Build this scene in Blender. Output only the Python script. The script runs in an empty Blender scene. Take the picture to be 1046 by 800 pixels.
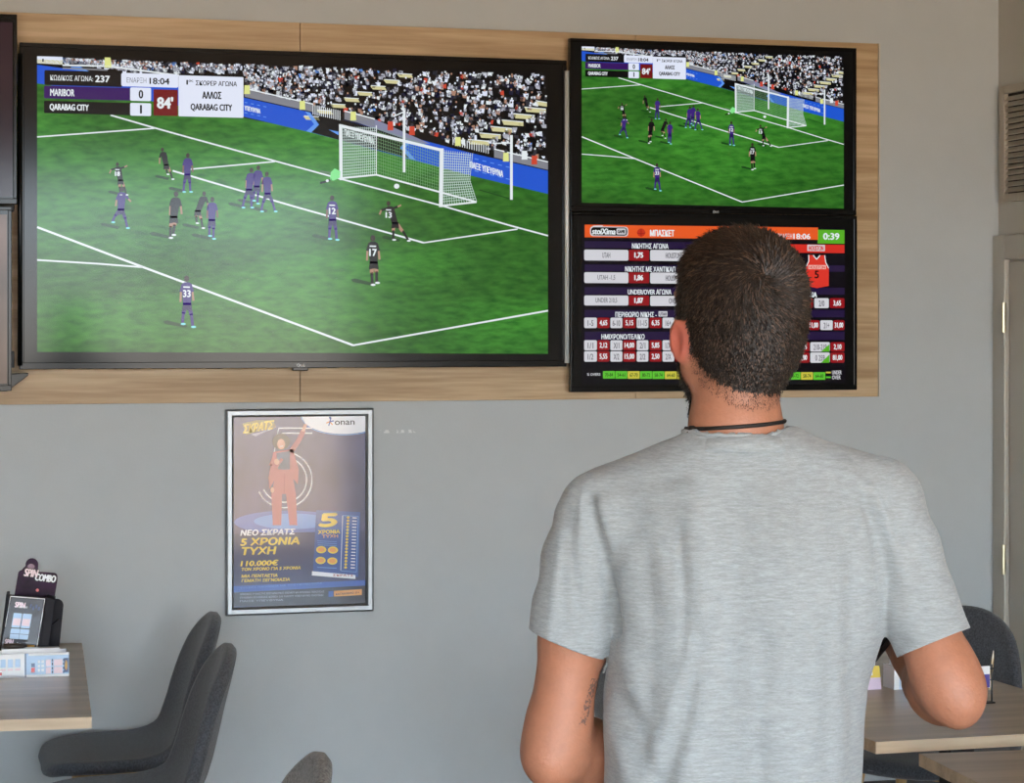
import bpy, bmesh, math, random
import numpy as np
from mathutils import Vector, Matrix
random.seed(7); rng=np.random.default_rng(7)
SC=bpy.context.scene; COL=SC.collection
PI=math.pi
# ------------------------------------------------------------------ camera model
F=2440.0; TH=math.radians(16.4); ST,CT=math.sin(TH),math.cos(TH)
CH=1.61; HY=332.0; WY=6.6; WX=3.496
def ray(px,py):
    xc=(px-523)/F
    return Vector((CT*xc+ST, CT-ST*xc, -(py-HY)/F))
def P(px,py,y=WY):                       # point of the photo on the plane Y = y
    d=ray(px,py); t=y/d.y
    return Vector((d.x*t,y,CH+d.z*t))
def H(px,py,z):                          # point of the photo on the horizontal plane Z = z
    d=ray(px,py); t=(z-CH)/d.z
    return Vector((d.x*t,d.y*t,z))
def D(px,py,f):                          # point at forward distance f
    d=ray(px,py); return Vector((d.x*f,d.y*f,CH+d.z*f))
# ------------------------------------------------------------------ materials
def lin(c):
    return tuple(((x/255.)/12.92 if x/255.<=.04045 else ((x/255.+.055)/1.055)**2.4) for x in c)
MATS={}
def mat(name,rgb,rough=.6,metal=0,spec=.5,coat=0,sss=0,bump=None,var=None,sheen=0,trans=0):
    """bump=(scale,strength,dist) ; var=(scale xyz,amount,detail) brightness variation"""
    if name in MATS: return MATS[name]
    m=bpy.data.materials.new(name); m.use_nodes=True; nt=m.node_tree; b=nt.nodes['Principled BSDF']
    c=lin(rgb)+(1,)
    b.inputs['Base Color'].default_value=c; b.inputs['Roughness'].default_value=rough
    b.inputs['Metallic'].default_value=metal; b.inputs['Specular IOR Level'].default_value=spec
    b.inputs['Coat Weight'].default_value=coat; b.inputs['Coat Roughness'].default_value=.08
    if sheen: b.inputs['Sheen Weight'].default_value=sheen
    if sss:
        b.inputs['Subsurface Weight'].default_value=sss; b.inputs['Subsurface Radius'].default_value=(1,.35,.2)
        b.inputs['Subsurface Scale'].default_value=.012
    tc=nt.nodes.new('ShaderNodeTexCoord')
    if var:
        mp=nt.nodes.new('ShaderNodeMapping'); mp.inputs['Scale'].default_value=var[0]
        nz=nt.nodes.new('ShaderNodeTexNoise'); nz.inputs['Scale'].default_value=1; nz.inputs['Detail'].default_value=var[2]
        nz.inputs['Roughness'].default_value=.65
        mr=nt.nodes.new('ShaderNodeMapRange'); mr.inputs['From Min'].default_value=.3; mr.inputs['From Max'].default_value=.7
        mr.inputs['To Min'].default_value=1-var[1]; mr.inputs['To Max'].default_value=1+var[1]
        mx=nt.nodes.new('ShaderNodeVectorMath'); mx.operation='SCALE'; mx.inputs[0].default_value=c[:3]
        nt.links.new(tc.outputs['Object'],mp.inputs[0]); nt.links.new(mp.outputs[0],nz.inputs['Vector'])
        nt.links.new(nz.outputs['Fac'],mr.inputs['Value']); nt.links.new(mr.outputs[0],mx.inputs['Scale'])
        nt.links.new(mx.outputs[0],b.inputs['Base Color'])
    if bump:
        nz=nt.nodes.new('ShaderNodeTexNoise'); nz.inputs['Scale'].default_value=bump[0]; nz.inputs['Detail'].default_value=3
        bp=nt.nodes.new('ShaderNodeBump'); bp.inputs['Strength'].default_value=bump[1]; bp.inputs['Distance'].default_value=bump[2]
        nt.links.new(tc.outputs['Object'],nz.inputs['Vector']); nt.links.new(nz.outputs['Fac'],bp.inputs['Height'])
        nt.links.new(bp.outputs[0],b.inputs['Normal'])
    MATS[name]=m; return m
def emi(rgb,gain=1.0,rough=.12):         # a lit screen pixel colour behind glass
    k='screen_%d_%d_%d'%tuple(rgb)
    if k in MATS: return MATS[k]
    m=mat(k,(2,2,2),rough,spec=.24); b=m.node_tree.nodes['Principled BSDF']
    b.inputs['Emission Color'].default_value=lin(rgb)+(1,); b.inputs['Emission Strength'].default_value=gain
    return m
def emi_noise(name,c1,c2,scale,detail=4,lo=.35,hi=.65,rough=.12,second=None):
    if name in MATS: return MATS[name]
    m=mat(name,(2,2,2),rough,spec=.24); nt=m.node_tree; b=nt.nodes['Principled BSDF']
    tc=nt.nodes.new('ShaderNodeTexCoord'); mp=nt.nodes.new('ShaderNodeMapping'); mp.inputs['Scale'].default_value=scale
    mp.inputs['Rotation'].default_value=(0,math.radians(18),0)
    nz=nt.nodes.new('ShaderNodeTexNoise'); nz.inputs['Scale'].default_value=1; nz.inputs['Detail'].default_value=detail
    cr=nt.nodes.new('ShaderNodeValToRGB'); cr.color_ramp.elements[0].position=lo; cr.color_ramp.elements[1].position=hi
    cr.color_ramp.elements[0].color=lin(c1)+(1,); cr.color_ramp.elements[1].color=lin(c2)+(1,)
    nt.links.new(tc.outputs['Object'],mp.inputs[0]); nt.links.new(mp.outputs[0],nz.inputs['Vector']); nt.links.new(nz.outputs['Fac'],cr.inputs[0])
    out=cr.outputs[0]
    if second:
        mp2=nt.nodes.new('ShaderNodeMapping'); mp2.inputs['Scale'].default_value=second[0]; mp2.inputs['Rotation'].default_value=(0,math.radians(second[1]),0)
        n2=nt.nodes.new('ShaderNodeTexNoise'); n2.inputs['Scale'].default_value=1; n2.inputs['Detail'].default_value=1
        mr=nt.nodes.new('ShaderNodeMapRange'); mr.inputs['From Min'].default_value=.42; mr.inputs['From Max'].default_value=.58
        mr.inputs['To Min'].default_value=second[2]; mr.inputs['To Max'].default_value=1.1
        sm=nt.nodes.new('ShaderNodeVectorMath'); sm.operation='SCALE'
        nt.links.new(tc.outputs['Object'],mp2.inputs[0]); nt.links.new(mp2.outputs[0],n2.inputs['Vector']); nt.links.new(n2.outputs['Fac'],mr.inputs['Value'])
        nt.links.new(out,sm.inputs[0]); nt.links.new(mr.outputs[0],sm.inputs['Scale']); out=sm.outputs[0]
    nt.links.new(out,b.inputs['Emission Color']); b.inputs['Emission Strength'].default_value=1
    return m
def wood(name,c1,c2,axis='X',rough=.45,boards=0,coat=0):
    if name in MATS: return MATS[name]
    m=mat(name,c1,rough,coat=coat); nt=m.node_tree; b=nt.nodes['Principled BSDF']
    tc=nt.nodes.new('ShaderNodeTexCoord')
    sc={'X':(1.1,22,22),'Y':(22,1.1,22),'Z':(22,22,1.1)}[axis]
    mp=nt.nodes.new('ShaderNodeMapping'); mp.inputs['Scale'].default_value=sc
    n1=nt.nodes.new('ShaderNodeTexNoise'); n1.inputs['Scale'].default_value=1; n1.inputs['Detail'].default_value=5; n1.inputs['Distortion'].default_value=.6
    mp2=nt.nodes.new('ShaderNodeMapping'); mp2.inputs['Scale'].default_value=tuple(v*6 for v in sc)
    n2=nt.nodes.new('ShaderNodeTexNoise'); n2.inputs['Scale'].default_value=1; n2.inputs['Detail'].default_value=3
    ad=nt.nodes.new('ShaderNodeMath'); ad.operation='MULTIPLY_ADD'; ad.inputs[1].default_value=.35
    cr=nt.nodes.new('ShaderNodeValToRGB'); cr.color_ramp.elements[0].position=.52; cr.color_ramp.elements[1].position=.85
    cr.color_ramp.elements[0].color=lin(c1)+(1,); cr.color_ramp.elements[1].color=lin(c2)+(1,)
    nt.links.new(tc.outputs['Object'],mp.inputs[0]); nt.links.new(tc.outputs['Object'],mp2.inputs[0])
    nt.links.new(mp.outputs[0],n1.inputs['Vector']); nt.links.new(mp2.outputs[0],n2.inputs['Vector'])
    nt.links.new(n2.outputs['Fac'],ad.inputs[0]); nt.links.new(n1.outputs['Fac'],ad.inputs[2]); nt.links.new(ad.outputs[0],cr.inputs[0])
    nt.links.new(cr.outputs[0],b.inputs['Base Color'])
    return m
# ------------------------------------------------------------------ object helpers
def link(name,me,parent=None,smooth=False):
    o=bpy.data.objects.new(name,me); COL.objects.link(o)
    if parent is not None: o.parent=parent
    if smooth and me:
        for p in me.polygons: p.use_smooth=True
    return o
def tag(o,label=None,cat=None,group=None,kind=None):
    if label: o['label']=label
    if cat: o['category']=cat
    if group: o['group']=group
    if kind: o['kind']=kind
    return o
def empty(name,loc,rz=0,**k):
    o=bpy.data.objects.new(name,None); COL.objects.link(o); o.location=loc; o.rotation_euler=(0,0,rz); o.empty_display_size=.1
    return tag(o,**k)
class MB:
    """collects geometry with several materials into one mesh"""
    def __init__(s): s.v=[];s.f=[];s.m=[];s.mats=[];s.M=Matrix.Identity(4)
    def mi(s,m):
        if m not in s.mats: s.mats.append(m)
        return s.mats.index(m)
    def add(s,vs,fs,m):
        n=len(s.v); s.v+= [tuple(s.M@Vector(v)) for v in vs]; s.f+=[tuple(n+i for i in f) for f in fs]; s.m+=[s.mi(m)]*len(fs)
    def box(s,x0,x1,y0,y1,z0,z1,m):
        s.add([(x0,y0,z0),(x1,y0,z0),(x1,y1,z0),(x0,y1,z0),(x0,y0,z1),(x1,y0,z1),(x1,y1,z1),(x0,y1,z1)],
              [(0,3,2,1),(4,5,6,7),(0,1,5,4),(1,2,6,5),(2,3,7,6),(3,0,4,7)],m)
    def prism(s,poly,y0,y1,m):           # poly in x,z extruded along y
        n=len(poly); s.add([(x,y0,z) for x,z in poly]+[(x,y1,z) for x,z in poly],
            [tuple(range(n)),tuple(range(2*n-1,n-1,-1))]+[(i,n+i,n+(i+1)%n,(i+1)%n) for i in range(n)],m)
    def tube(s,pts,rad,m,n=10,cap=True):
        pts=[Vector(p) for p in pts]; r=rad if hasattr(rad,'__len__') else [rad]*len(pts)
        rings=[]; up=None
        for i,p in enumerate(pts):
            t=(pts[min(i+1,len(pts)-1)]-pts[max(i-1,0)]).normalized()
            a=t.orthogonal().normalized() if up is None else (up-t*up.dot(t)).normalized()
            up=a; b=t.cross(a)
            rings.append([p+(a*math.cos(2*PI*k/n)+b*math.sin(2*PI*k/n))*r[i] for k in range(n)])
        vs=[v for rg in rings for v in rg]; fs=[]
        for i in range(len(pts)-1):
            for k in range(n): fs.append((i*n+k,i*n+(k+1)%n,(i+1)*n+(k+1)%n,(i+1)*n+k))
        if cap: fs+= [tuple(range(n-1,-1,-1)),tuple((len(pts)-1)*n+k for k in range(n))]
        s.add(vs,fs,m)
    def build(s,name,parent=None,bevel=0,smooth=False,seg=2,sub=0):
        me=bpy.data.meshes.new(name); me.from_pydata(s.v,[],s.f)
        for m in s.mats: me.materials.append(m)
        me.polygons.foreach_set('material_index',s.m); me.update()
        o=link(name,me,parent,smooth)
        if bevel:
            b=o.modifiers.new('b','BEVEL'); b.width=bevel; b.segments=seg; b.limit_method='ANGLE'; b.angle_limit=.7; b.harden_normals=False
        if sub:
            q=o.modifiers.new('s','SUBSURF'); q.levels=q.render_levels=sub
        return o
def copy_tree(o,parent=None):
    c=o.copy(); COL.objects.link(c); c.parent=parent
    for ch in o.children: copy_tree(ch,c)
    return c
# ------------------------------------------------------------------ flat pictures (screens, prints)
_TXT={}
def text_polys(s):
    if s in _TXT: return _TXT[s]
    c=bpy.data.curves.new('t','FONT'); c.body=s; c.size=1; c.resolution_u=3
    o=bpy.data.objects.new('t',c); COL.objects.link(o)
    dg=bpy.context.evaluated_depsgraph_get(); dg.update()
    me=o.evaluated_get(dg).to_mesh()
    vs=[(v.co.x,v.co.y) for v in me.vertices]; fs=[tuple(p.vertices) for p in me.polygons]
    o.evaluated_get(dg).to_mesh_clear(); bpy.data.objects.remove(o); bpy.data.curves.remove(c)
    x0=min(v[0] for v in vs); x1=max(v[0] for v in vs); y0=min(v[1] for v in vs); y1=max(v[1] for v in vs)
    vs=[((x-x0)/(x1-x0),(y-y0)/(y1-y0)) for x,y in vs]
    _TXT[s]=(vs,fs); return _TXT[s]
class Pic:
    """a flat picture: shapes given on a rectified sheet (a,b in metres, b up), layered from back to front"""
    def __init__(s,mapf,place,step=.00012): s.map=mapf; s.place=place; s.mb=MB(); s.L=0; s.step=step
    def raw(s,pts,fs,m,L):
        vs=[]
        for q in pts: vs.append(s.place(q[0],q[1],L*s.step))
        out=[]
        for f in fs:
            ar=0
            for i in range(len(f)):
                x1,y1=pts[f[i]]; x2,y2=pts[f[(i+1)%len(f)]]; ar+=x1*y2-x2*y1
            if abs(ar)>1e-12: out.append(f if ar>0 else f[::-1])
        s.mb.add(vs,out,m)
    def poly(s,pts,m,L):                  # pts: photo px
        q=[s.map(*p) for p in pts]; s.raw(q,[tuple(range(len(q)))],m,L)
    def rect(s,x0,y0,x1,y1,m,L):
        a=s.map(x0,y0); b=s.map(x1,y1)
        s.raw([(a[0],b[1]),(b[0],b[1]),(b[0],a[1]),(a[0],a[1])],[(0,1,2,3)],m,L)
    def rrect(s,x0,y0,x1,y1,m,L,r=1.2):
        a=s.map(x0,y0); b=s.map(x1,y1); q=s.map(x0+r,y0); r=min(abs(q[0]-a[0]),abs(a[1]-b[1])*.49)
        pts=[]
        for cx,cy,t in ((b[0]-r,a[1]-r,0),(a[0]+r,a[1]-r,1),(a[0]+r,b[1]+r,2),(b[0]-r,b[1]+r,3)):
            for k in range(5):
                an=(t+k/4)*PI/2; pts.append((cx+r*math.cos(an),cy+r*math.sin(an)))
        s.raw(pts,[tuple(range(len(pts)))],m,L)
    def line(s,pts,w,m,L):
        for (x0,y0),(x1,y1) in zip(pts,pts[1:]):
            dx,dy=x1-x0,y1-y0; l=math.hypot(dx,dy)
            if l<1e-6: continue
            nx,ny=-dy/l*w/2,dx/l*w/2
            s.poly([(x0+nx,y0+ny),(x1+nx,y1+ny),(x1-nx,y1-ny),(x0-nx,y0-ny)],m,L)
    def ell(s,cx,cy,rx,ry,m,L,n=14,rot=0):
        c,q=math.cos(rot),math.sin(rot)
        s.poly([(cx+rx*math.cos(t)*c-ry*math.sin(t)*q,cy+rx*math.cos(t)*q+ry*math.sin(t)*c) for t in [2*PI*k/n for k in range(n)]],m,L)
    def arc(s,cx,cy,rx,ry,t0,t1,w,m,L,n=24):
        s.line([(cx+rx*math.cos(t0+(t1-t0)*k/n),cy+ry*math.sin(t0+(t1-t0)*k/n)) for k in range(n+1)],w,m,L)
    def text(s,t,x0,ym,x1,h,m,L,bold=0,shear=0,slope=0):
        """text spanning px x0..x1, centred on height ym at x0, cap height h px; slope in px/px on the sheet"""
        vs,fs=text_polys(t)
        a=s.map(x0,ym); b=s.map(x1,ym); k=(b[0]-a[0])/(x1-x0); W=b[0]-a[0]; Hh=h*k
        sub=0
        for dx,dy in ([(0,0)] if not bold else [(0,0),(bold,0),(-bold,0),(0,bold*.7),(0,-bold*.7)]):
            pts=[]
            for u,v in vs:
                x=u*W+(v-.5)*Hh*shear; y=(v-.5)*Hh+x*slope
                pts.append((a[0]+x+dx*k,a[1]+y+dy*k))
            s.raw(pts,fs,m,L+sub); sub+=.12
    def build(s,name,parent): return s.mb.build(name,parent)
# ------------------------------------------------------------------ world, light, camera
w=bpy.data.worlds.new('World'); SC.world=w; w.use_nodes=True; nt=w.node_tree; bg=nt.nodes['Background']
tc=nt.nodes.new('ShaderNodeTexCoord'); sp=nt.nodes.new('ShaderNodeSeparateXYZ'); cr=nt.nodes.new('ShaderNodeValToRGB')
mr=nt.nodes.new('ShaderNodeMapRange'); mr.inputs['From Min'].default_value=-1; mr.inputs['From Max'].default_value=1
nt.links.new(tc.outputs['Generated'],sp.inputs[0]); nt.links.new(sp.outputs['Z'],mr.inputs['Value']); nt.links.new(mr.outputs[0],cr.inputs[0]); nt.links.new(cr.outputs[0],bg.inputs[0])
e=cr.color_ramp.elements; e[0].position=.47; e[0].color=(.53,.42,.31,1); e[1].position=1.0; e[1].color=(.40,.62,1.0,1)
q=cr.color_ramp.elements.new(.50); q.color=(.62,.60,.56,1)
q=cr.color_ramp.elements.new(.53); q.color=(.76,.92,1.06,1)
bg.inputs[1].default_value=20
cam=bpy.data.cameras.new('camera'); camo=bpy.data.objects.new('camera',cam); COL.objects.link(camo)
cam.sensor_fit='HORIZONTAL'; cam.sensor_width=36; cam.lens=F/1046*36; cam.shift_y=-(400-HY)/1046
cam.clip_start=.05; camo.location=(0,0,CH); camo.rotation_euler=(PI/2,0,-TH); SC.camera=camo
SC.view_settings.view_transform='Standard'; SC.view_settings.look='None'; SC.view_settings.gamma=1; SC.view_settings.exposure=0
SC.view_settings.use_curve_mapping=False
# ------------------------------------------------------------------ the room
XL=-2.6; YB=-2.6; CZ=3.0
def struct(name,mb,**k): return tag(mb.build(name,**k),kind='structure')
wallm=mat('wall_paint',(186,190,190),.75,bump=(160,.12,.002),var=((9,9,9),.02,4))
ceilm=mat('ceiling_paint',(190,160,128),.8); floorm=mat('floor_tile',(112,98,84),.35,var=((3,3,3),.08,4))
trimw=mat('door_paint',(184,178,166),.45); darkal=mat('window_aluminium',(60,62,64),.4,metal=.6)
wallb=wallm.copy(); wallb.name='wall_paint_scuffed'; nt=wallb.node_tree; b=nt.nodes['Principled BSDF']; src=b.inputs['Base Color'].links[0].from_socket
def mth(op,a,c=None):
    n=nt.nodes.new('ShaderNodeMath'); n.operation=op
    for i,x in enumerate((a,c)):
        if x is None: continue
        if hasattr(x,'links'): nt.links.new(x,n.inputs[i])
        else: n.inputs[i].default_value=x
    return n.outputs[0]
tcs=nt.nodes.new('ShaderNodeTexCoord'); sx=nt.nodes.new('ShaderNodeSeparateXYZ'); nt.links.new(tcs.outputs['Object'],sx.inputs[0]); nzs=nt.nodes.new('ShaderNodeTexNoise'); nzs.inputs['Scale'].default_value=90; nt.links.new(tcs.outputs['Object'],nzs.inputs['Vector'])
a1,a2=P(388,441,WY),P(425,441,WY)
mk_=mth('MULTIPLY',mth('MULTIPLY',mth('GREATER_THAN',sx.outputs[0],a1.x),mth('LESS_THAN',sx.outputs[0],a2.x)),mth('MULTIPLY',mth('LESS_THAN',mth('ABSOLUTE',mth('SUBTRACT',sx.outputs[2],a1.z)),.0045),mth('GREATER_THAN',nzs.outputs['Fac'],.53)))
mxw=nt.nodes.new('ShaderNodeMix'); mxw.data_type='RGBA'; nt.links.new(mth('MULTIPLY',mk_,.6),mxw.inputs[0]); nt.links.new(src,mxw.inputs[6]); mxw.inputs[7].default_value=(.85,.85,.83,1); nt.links.new(mxw.outputs[2],b.inputs['Base Color'])
m=MB(); m.box(XL,WX,WY,WY+.15,0,CZ,wallb); back=struct('wall_back',m)
m=MB(); m.box(WX,WX+.15,YB,WY+.15,0,CZ,mat('wall_paint_right',(190,186,176),.75,bump=(160,.1,.002))); struct('wall_right',m)
m=MB(); m.box(XL-.15,XL,YB,WY+.15,0,CZ,wallm); struct('wall_left',m)
m=MB(); m.box(XL-.15,WX+.15,YB-.15,WY+.15,-.1,0,floorm); struct('floor',m)
m=MB(); m.box(XL-.15,WX+.15,YB-.15,WY+.15,CZ,CZ+.1,ceilm); struct('ceiling',m)
m=MB(); m.box(XL,WX,WY-.016,WY,0,.235,mat('baseboard_paint',(66,64,62),.7,var=((300,300,300),.35,2))); struct('baseboard_back',m)
# street front behind the camera: sill, lintel, five glazed bays
m=MB(); m.box(XL,WX,YB-.15,YB,0,.12,wallm); m.box(XL,WX,YB-.15,YB,2.62,CZ,wallm); struct('wall_front',m)
nb=5; bw=(WX-XL)/nb
glass=mat('window_glass',(255,255,255),0,spec=.5)
bs=glass.node_tree.nodes['Principled BSDF']; nt=glass.node_tree
tr=nt.nodes.new('ShaderNodeBsdfTransparent'); gl=nt.nodes.new('ShaderNodeBsdfGlossy'); gl.inputs['Roughness'].default_value=0; mxs=nt.nodes.new('ShaderNodeMixShader'); mxs.inputs[0].default_value=.06
nt.links.new(tr.outputs[0],mxs.inputs[1]); nt.links.new(gl.outputs[0],mxs.inputs[2]); nt.links.new(mxs.outputs[0],nt.nodes['Material Output'].inputs[0])
for i in range(nb):
    x0=XL+i*bw; x1=x0+bw
    m=MB(); f=.035
    m.box(x0,x0+f,YB-.1,YB-.03,.12,2.62,darkal); m.box(x1-f,x1,YB-.1,YB-.03,.12,2.62,darkal)
    m.box(x0+f,x1-f,YB-.1,YB-.03,.12,.12+f,darkal); m.box(x0+f,x1-f,YB-.1,YB-.03,2.62-f,2.62,darkal)
    m.box(x0+f,x1-f,YB-.1,YB-.03,2.0,2.04,darkal)
    fr=struct('window_%d'%(i+1),m)
    g=MB(); g.box(x0+f,x1-f,YB-.068,YB-.062,.12+f,2.0,glass); g.build('pane',fr)
    g=MB(); g.box(x0+f,x1-f,YB-.068,YB-.062,2.04,2.62-f,glass); g.build('pane',fr)
pl=bpy.data.lights.new('window_portal','AREA'); pl.shape='RECTANGLE'; pl.size=WX-XL; pl.size_y=2.5; pl.cycles.is_portal=True
po=bpy.data.objects.new('window_portal',pl); COL.objects.link(po); po.location=((XL+WX)/2,YB-.2,1.37); po.rotation_euler=(-PI/2,0,0)
tag(po,kind='helper')
# door in the right wall, right beside the corner
dz=P(1019,241).z
m=MB(); y1=WY-.005; y0=y1-1.0; X=WX-.001
m.box(X-.022,X,y1-.075,y1,0,dz,trimw); m.box(X-.022,X,y0,y0+.075,0,dz,trimw); m.box(X-.022,X,y0+.075,y1-.075,dz-.075,dz,trimw)
m.box(X-.008,X,y0+.08,y1-.08,0.004,dz-.08,trimw)
dr=struct('door_1',m,bevel=.004)
for z in (dz-.25,.9,.2):
    h=MB(); h.tube([(X-.026,y1-.079,z-.045),(X-.026,y1-.079,z+.045)],.007,mat('hinge_metal',(190,180,150),.3,metal=.9)); h.build('hinge',dr)
h=MB(); h.tube([(X-.03,y0+.14,1.0),(X-.06,y0+.14,1.0),(X-.06,y0+.27,1.0)],.009,mat('steel',(170,170,168),.3,metal=.95)); h.build('door_handle',dr)
# vent grille above the door
vt=P(1022,90).z; vb=P(1022,208).z
grm=mat('vent_paint',(176,166,150),.5)
ve=empty('vent_grille',(WX,WY-.4,vb),label='beige slatted wall vent grille above the door in the corner',cat='vent')
m=MB(); A=-.018
yA=-.36; yB=.36; hh=vt-vb
m.box(A,-.001,yA,yA+.03,0,hh,grm); m.box(A,-.001,yB-.03,yB,0,hh,grm); m.box(A,-.001,yA+.03,yB-.03,0,.025,grm); m.box(A,-.001,yA+.03,yB-.03,hh-.025,hh,grm)
m.build('frame',ve,bevel=.002)
m=MB(); m.box(-.004,-.001,yA+.02,yB-.02,.02,hh-.02,mat('vent_dark',(50,44,38),.9)); m.build('backing',ve)
m=MB(); n=17
for i in range(n):
    z=.03+(hh-.06)*(i+.5)/n; d=(hh-.06)/n
    m.add([(-.016,yA+.03,z-d*.45),(-.016,yB-.03,z-d*.45),(-.004,yB-.03,z+d*.35),(-.004,yA+.03,z+d*.35),
           (-.014,yA+.03,z-d*.55),(-.014,yB-.03,z-d*.55),(-.002,yB-.03,z+d*.25),(-.002,yA+.03,z+d*.25)],[(0,1,2,3),(7,6,5,4),(0,4,5,1),(2,6,7,3),(1,5,6,2),(0,3,7,4)],grm)
m.build('slats',ve)
# ------------------------------------------------------------------ oak panel behind the screens
pz1=(P(17,12).z+P(896,47).z)/2; pz0=(P(10,411).z+P(896,407).z)/2; px1=P(896,200).x
oak=wood('oak_panel',(166,136,98),(206,178,140),'X',.5)
tagp=empty('display_board',(1.5,WY-.001,pz0),label='long light oak board on the wall behind all the television screens',cat='board')
def loc_box(mb,x0,x1,y0,y1,z0,z1,m,o=(1.5,WY,0)): mb.box(x0-o[0],x1-o[0],y0-o[1],y1-o[1],z0-o[2],z1-o[2],m)
o_=(1.5,WY,pz0)
seams=[-1.6,P(305,395).x-2.4+.9,P(305,395).x,P(640,395).x+.02,px1-.006]
for a,b in zip(seams,seams[1:]):
    m=MB(); loc_box(m,a+.0008,b-.0008,WY-.02,WY,pz0,pz1,oak,o_); m.build('board',tagp,bevel=.001)
m=MB(); loc_box(m,px1-.005,px1,WY-.021,WY,pz0,pz1,mat('edge_band',(205,196,180),.4),o_); m.build('edge_strip',tagp)
# ------------------------------------------------------------------ football picture
white=emi((225,232,236)); black=emi((6,6,8)); blue=emi((28,84,205)); purple=emi((62,22,110)); redb=emi((118,14,18)); pale=emi((222,228,245))
grass=emi_noise('screen_grass',(30,96,26),(68,142,46),(22,1,70),7,.3,.72,second=((1.3,1,5),24,.66))
beige=emi((205,200,150)); grey=emi((128,130,138)); lblue=emi((96,150,232)); skin_s=emi((170,130,110)); orange_s=emi((200,70,50)); yellow_s=emi((220,225,140))
net=emi((190,210,205)); netb=emi((120,165,120)); shd=emi((22,66,24)); purp_p=emi((58,34,118)); blk_p=emi((16,13,18)); boot=emi((130,220,225)); gk=emi((130,225,140)); midg=emi((170,172,185)); dgrey=emi((50,50,58)); navy=emi((24,26,52))
def football(pic,seed=3):
    R=random.Random(seed)
    pic.poly([(38,80),(560,180),(560,361.5),(38,359.5)],grass,0)
    BL,BR,BT,BB=38,560,57,361
    def yt(x): return 57+(x-38)*17.2/522         # top of the picture area in the photo
    top=[(38,66),(130,79),(249,99.5),(314,114),(347,121.5),(420,140),(480,156),(560,174.5)]
    bot=[(38,85),(130,99),(249,119),(317,135),(347,143),(420,163),(480,179),(560,198)]
    def ti(arr,x):
        for (a,b),(c,d) in zip(arr,arr[1:]):
            if x<=c: return b+(d-b)*(x-a)/(c-a)
        return arr[-1][1]
    N=30
    xs=[38+522*i/N for i in range(N+1)]
    for a,b in zip(xs,xs[1:]):
        pic.poly([(a,yt(a)),(b,yt(b)),(b,ti(top,b)),(a,ti(top,a))],black,1)        # stand in shade
        pic.poly([(a,ti(top,a)),(b,ti(top,b)),(b,ti(bot,b)),(a,ti(bot,a))],blue,1)   # boards
    # crowd
    cols=[(white,.10),(pale,.09),(midg,.13),(dgrey,.18),(navy,.10),(black,.34),(skin_s,.04),(lblue,.01),(orange_s,.01)]
    def pick():
        r=R.random(); s=0
        for c,p in cols:
            s+=p
            if r<s: return c
        return midg
    def wall(x): return ti(top,x)-(9 if x<320 else 8)
    for i in range(2600):
        x=R.uniform(64,558); y=R.uniform(yt(x)+1,wall(x)-.5)
        if x<250 and y>72: continue
        # stairs leave gaps
        s=(x-(428-(y-70)*2.2)); s2=(x-(618-(y-70)*1.75))
        if abs(s)<10 and y<122 or abs(s2)<10: continue
        w_=R.uniform(1.2,2.9); h_=R.uniform(2.4,5.4); sk=R.uniform(-1.2,1.2); c=pick()
        pts=[(x-w_+sk,y),(x+w_+sk,y+R.uniform(-.6,.6)),(x+w_*.8,y+h_),(x-w_*.7,y+h_*R.uniform(.7,1))]
        if min(p[1] for p in pts)<yt(x)+.6 or max(p[0] for p in pts)>559.5: continue
        pic.poly(pts,c,2)
        if R.random()<.5 and y>yt(x)+3.2: pic.ell(x+sk,y-.9,1.0,1.2,R.choice([skin_s,midg,white,dgrey,pale]),3,6)
    for y in [70+6.2*k for k in range(9)]:
        x=428-(y-70)*2.2
        if y<120 and y-1>yt(x+8): pic.poly([(x-9,y-1),(x+6,y),(x+8,y+3.4),(x-6,y+2.6)],beige,2); pic.line([(x-8,y-1.3),(x+7,y-.3)],.8,white,3)
    for y in [104+6.6*k for k in range(7)]:
        x=618-(y-70)*1.75
        if y+6<wall(min(559,x)) and x-11<555:
            xr=min(x+11,559); pic.poly([(x-11,y-1),(xr,y+1),(xr,y+5),(x-9,y+3.6)],beige,2); pic.line([(x-11,y-1.3),(xr,y+.7)],.9,white,3)
    # grey parapet and rail
    for a,b in ((250,320),(352,383),(505,560)):
        pic.poly([(a,ti(top,a)-8.5),(b,ti(top,b)-8),(b,ti(top,b)-1),(a,ti(top,a)-1)],grey,4)
        pic.line([(a,ti(top,a)-9.5),(b,ti(top,b)-9)],1.3,white,5)
    pic.poly([(38,57.3),(64,58),(64,66),(38,64.5)],pale,4); pic.poly([(38,60.5),(64,61.5),(64,66),(38,64.5)],beige,4)
    pic.line([(64,66.5),(110,67.5),(183,77)],1.6,white,5); pic.line([(64,69.5),(110,71.5)],1.6,grey,5)
    pic.poly([(107,58.5),(113,58.7),(114,69),(107,69)],yellow_s,5); pic.line([(44,60),(44,63)],1.5,black,5)
    for k in range(14): pic.line([(320+k*2.1,107+k*.45),(320+k*2.1,117+k*.45)],.8,white,5)
    for k in range(16): pic.line([(463+k*2.4,140+k*.6),(463+k*2.4,148+k*.6)],.8,white,5)
    for x,y,c in ((252.5,91,yellow_s),(309,107,yellow_s),(361,118,yellow_s),(399,128,orange_s),(421,133,orange_s),(468,144,yellow_s),(517,160,yellow_s),(536,158,white),(546,163,orange_s)):
        pic.poly([(x-2.6,y-4),(x+2.6,y-4),(x+3,y+5),(x-3,y+5)],c,6); pic.ell(x,y-5.6,1.7,1.9,dgrey,6,8)
    # dark boards with an arrow tip
    pic.poly([(317,115),(347,121.5),(420,140.5),(410,150),(421,162.5),(347,143),(318,135),(326,127)],black,2)
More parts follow.
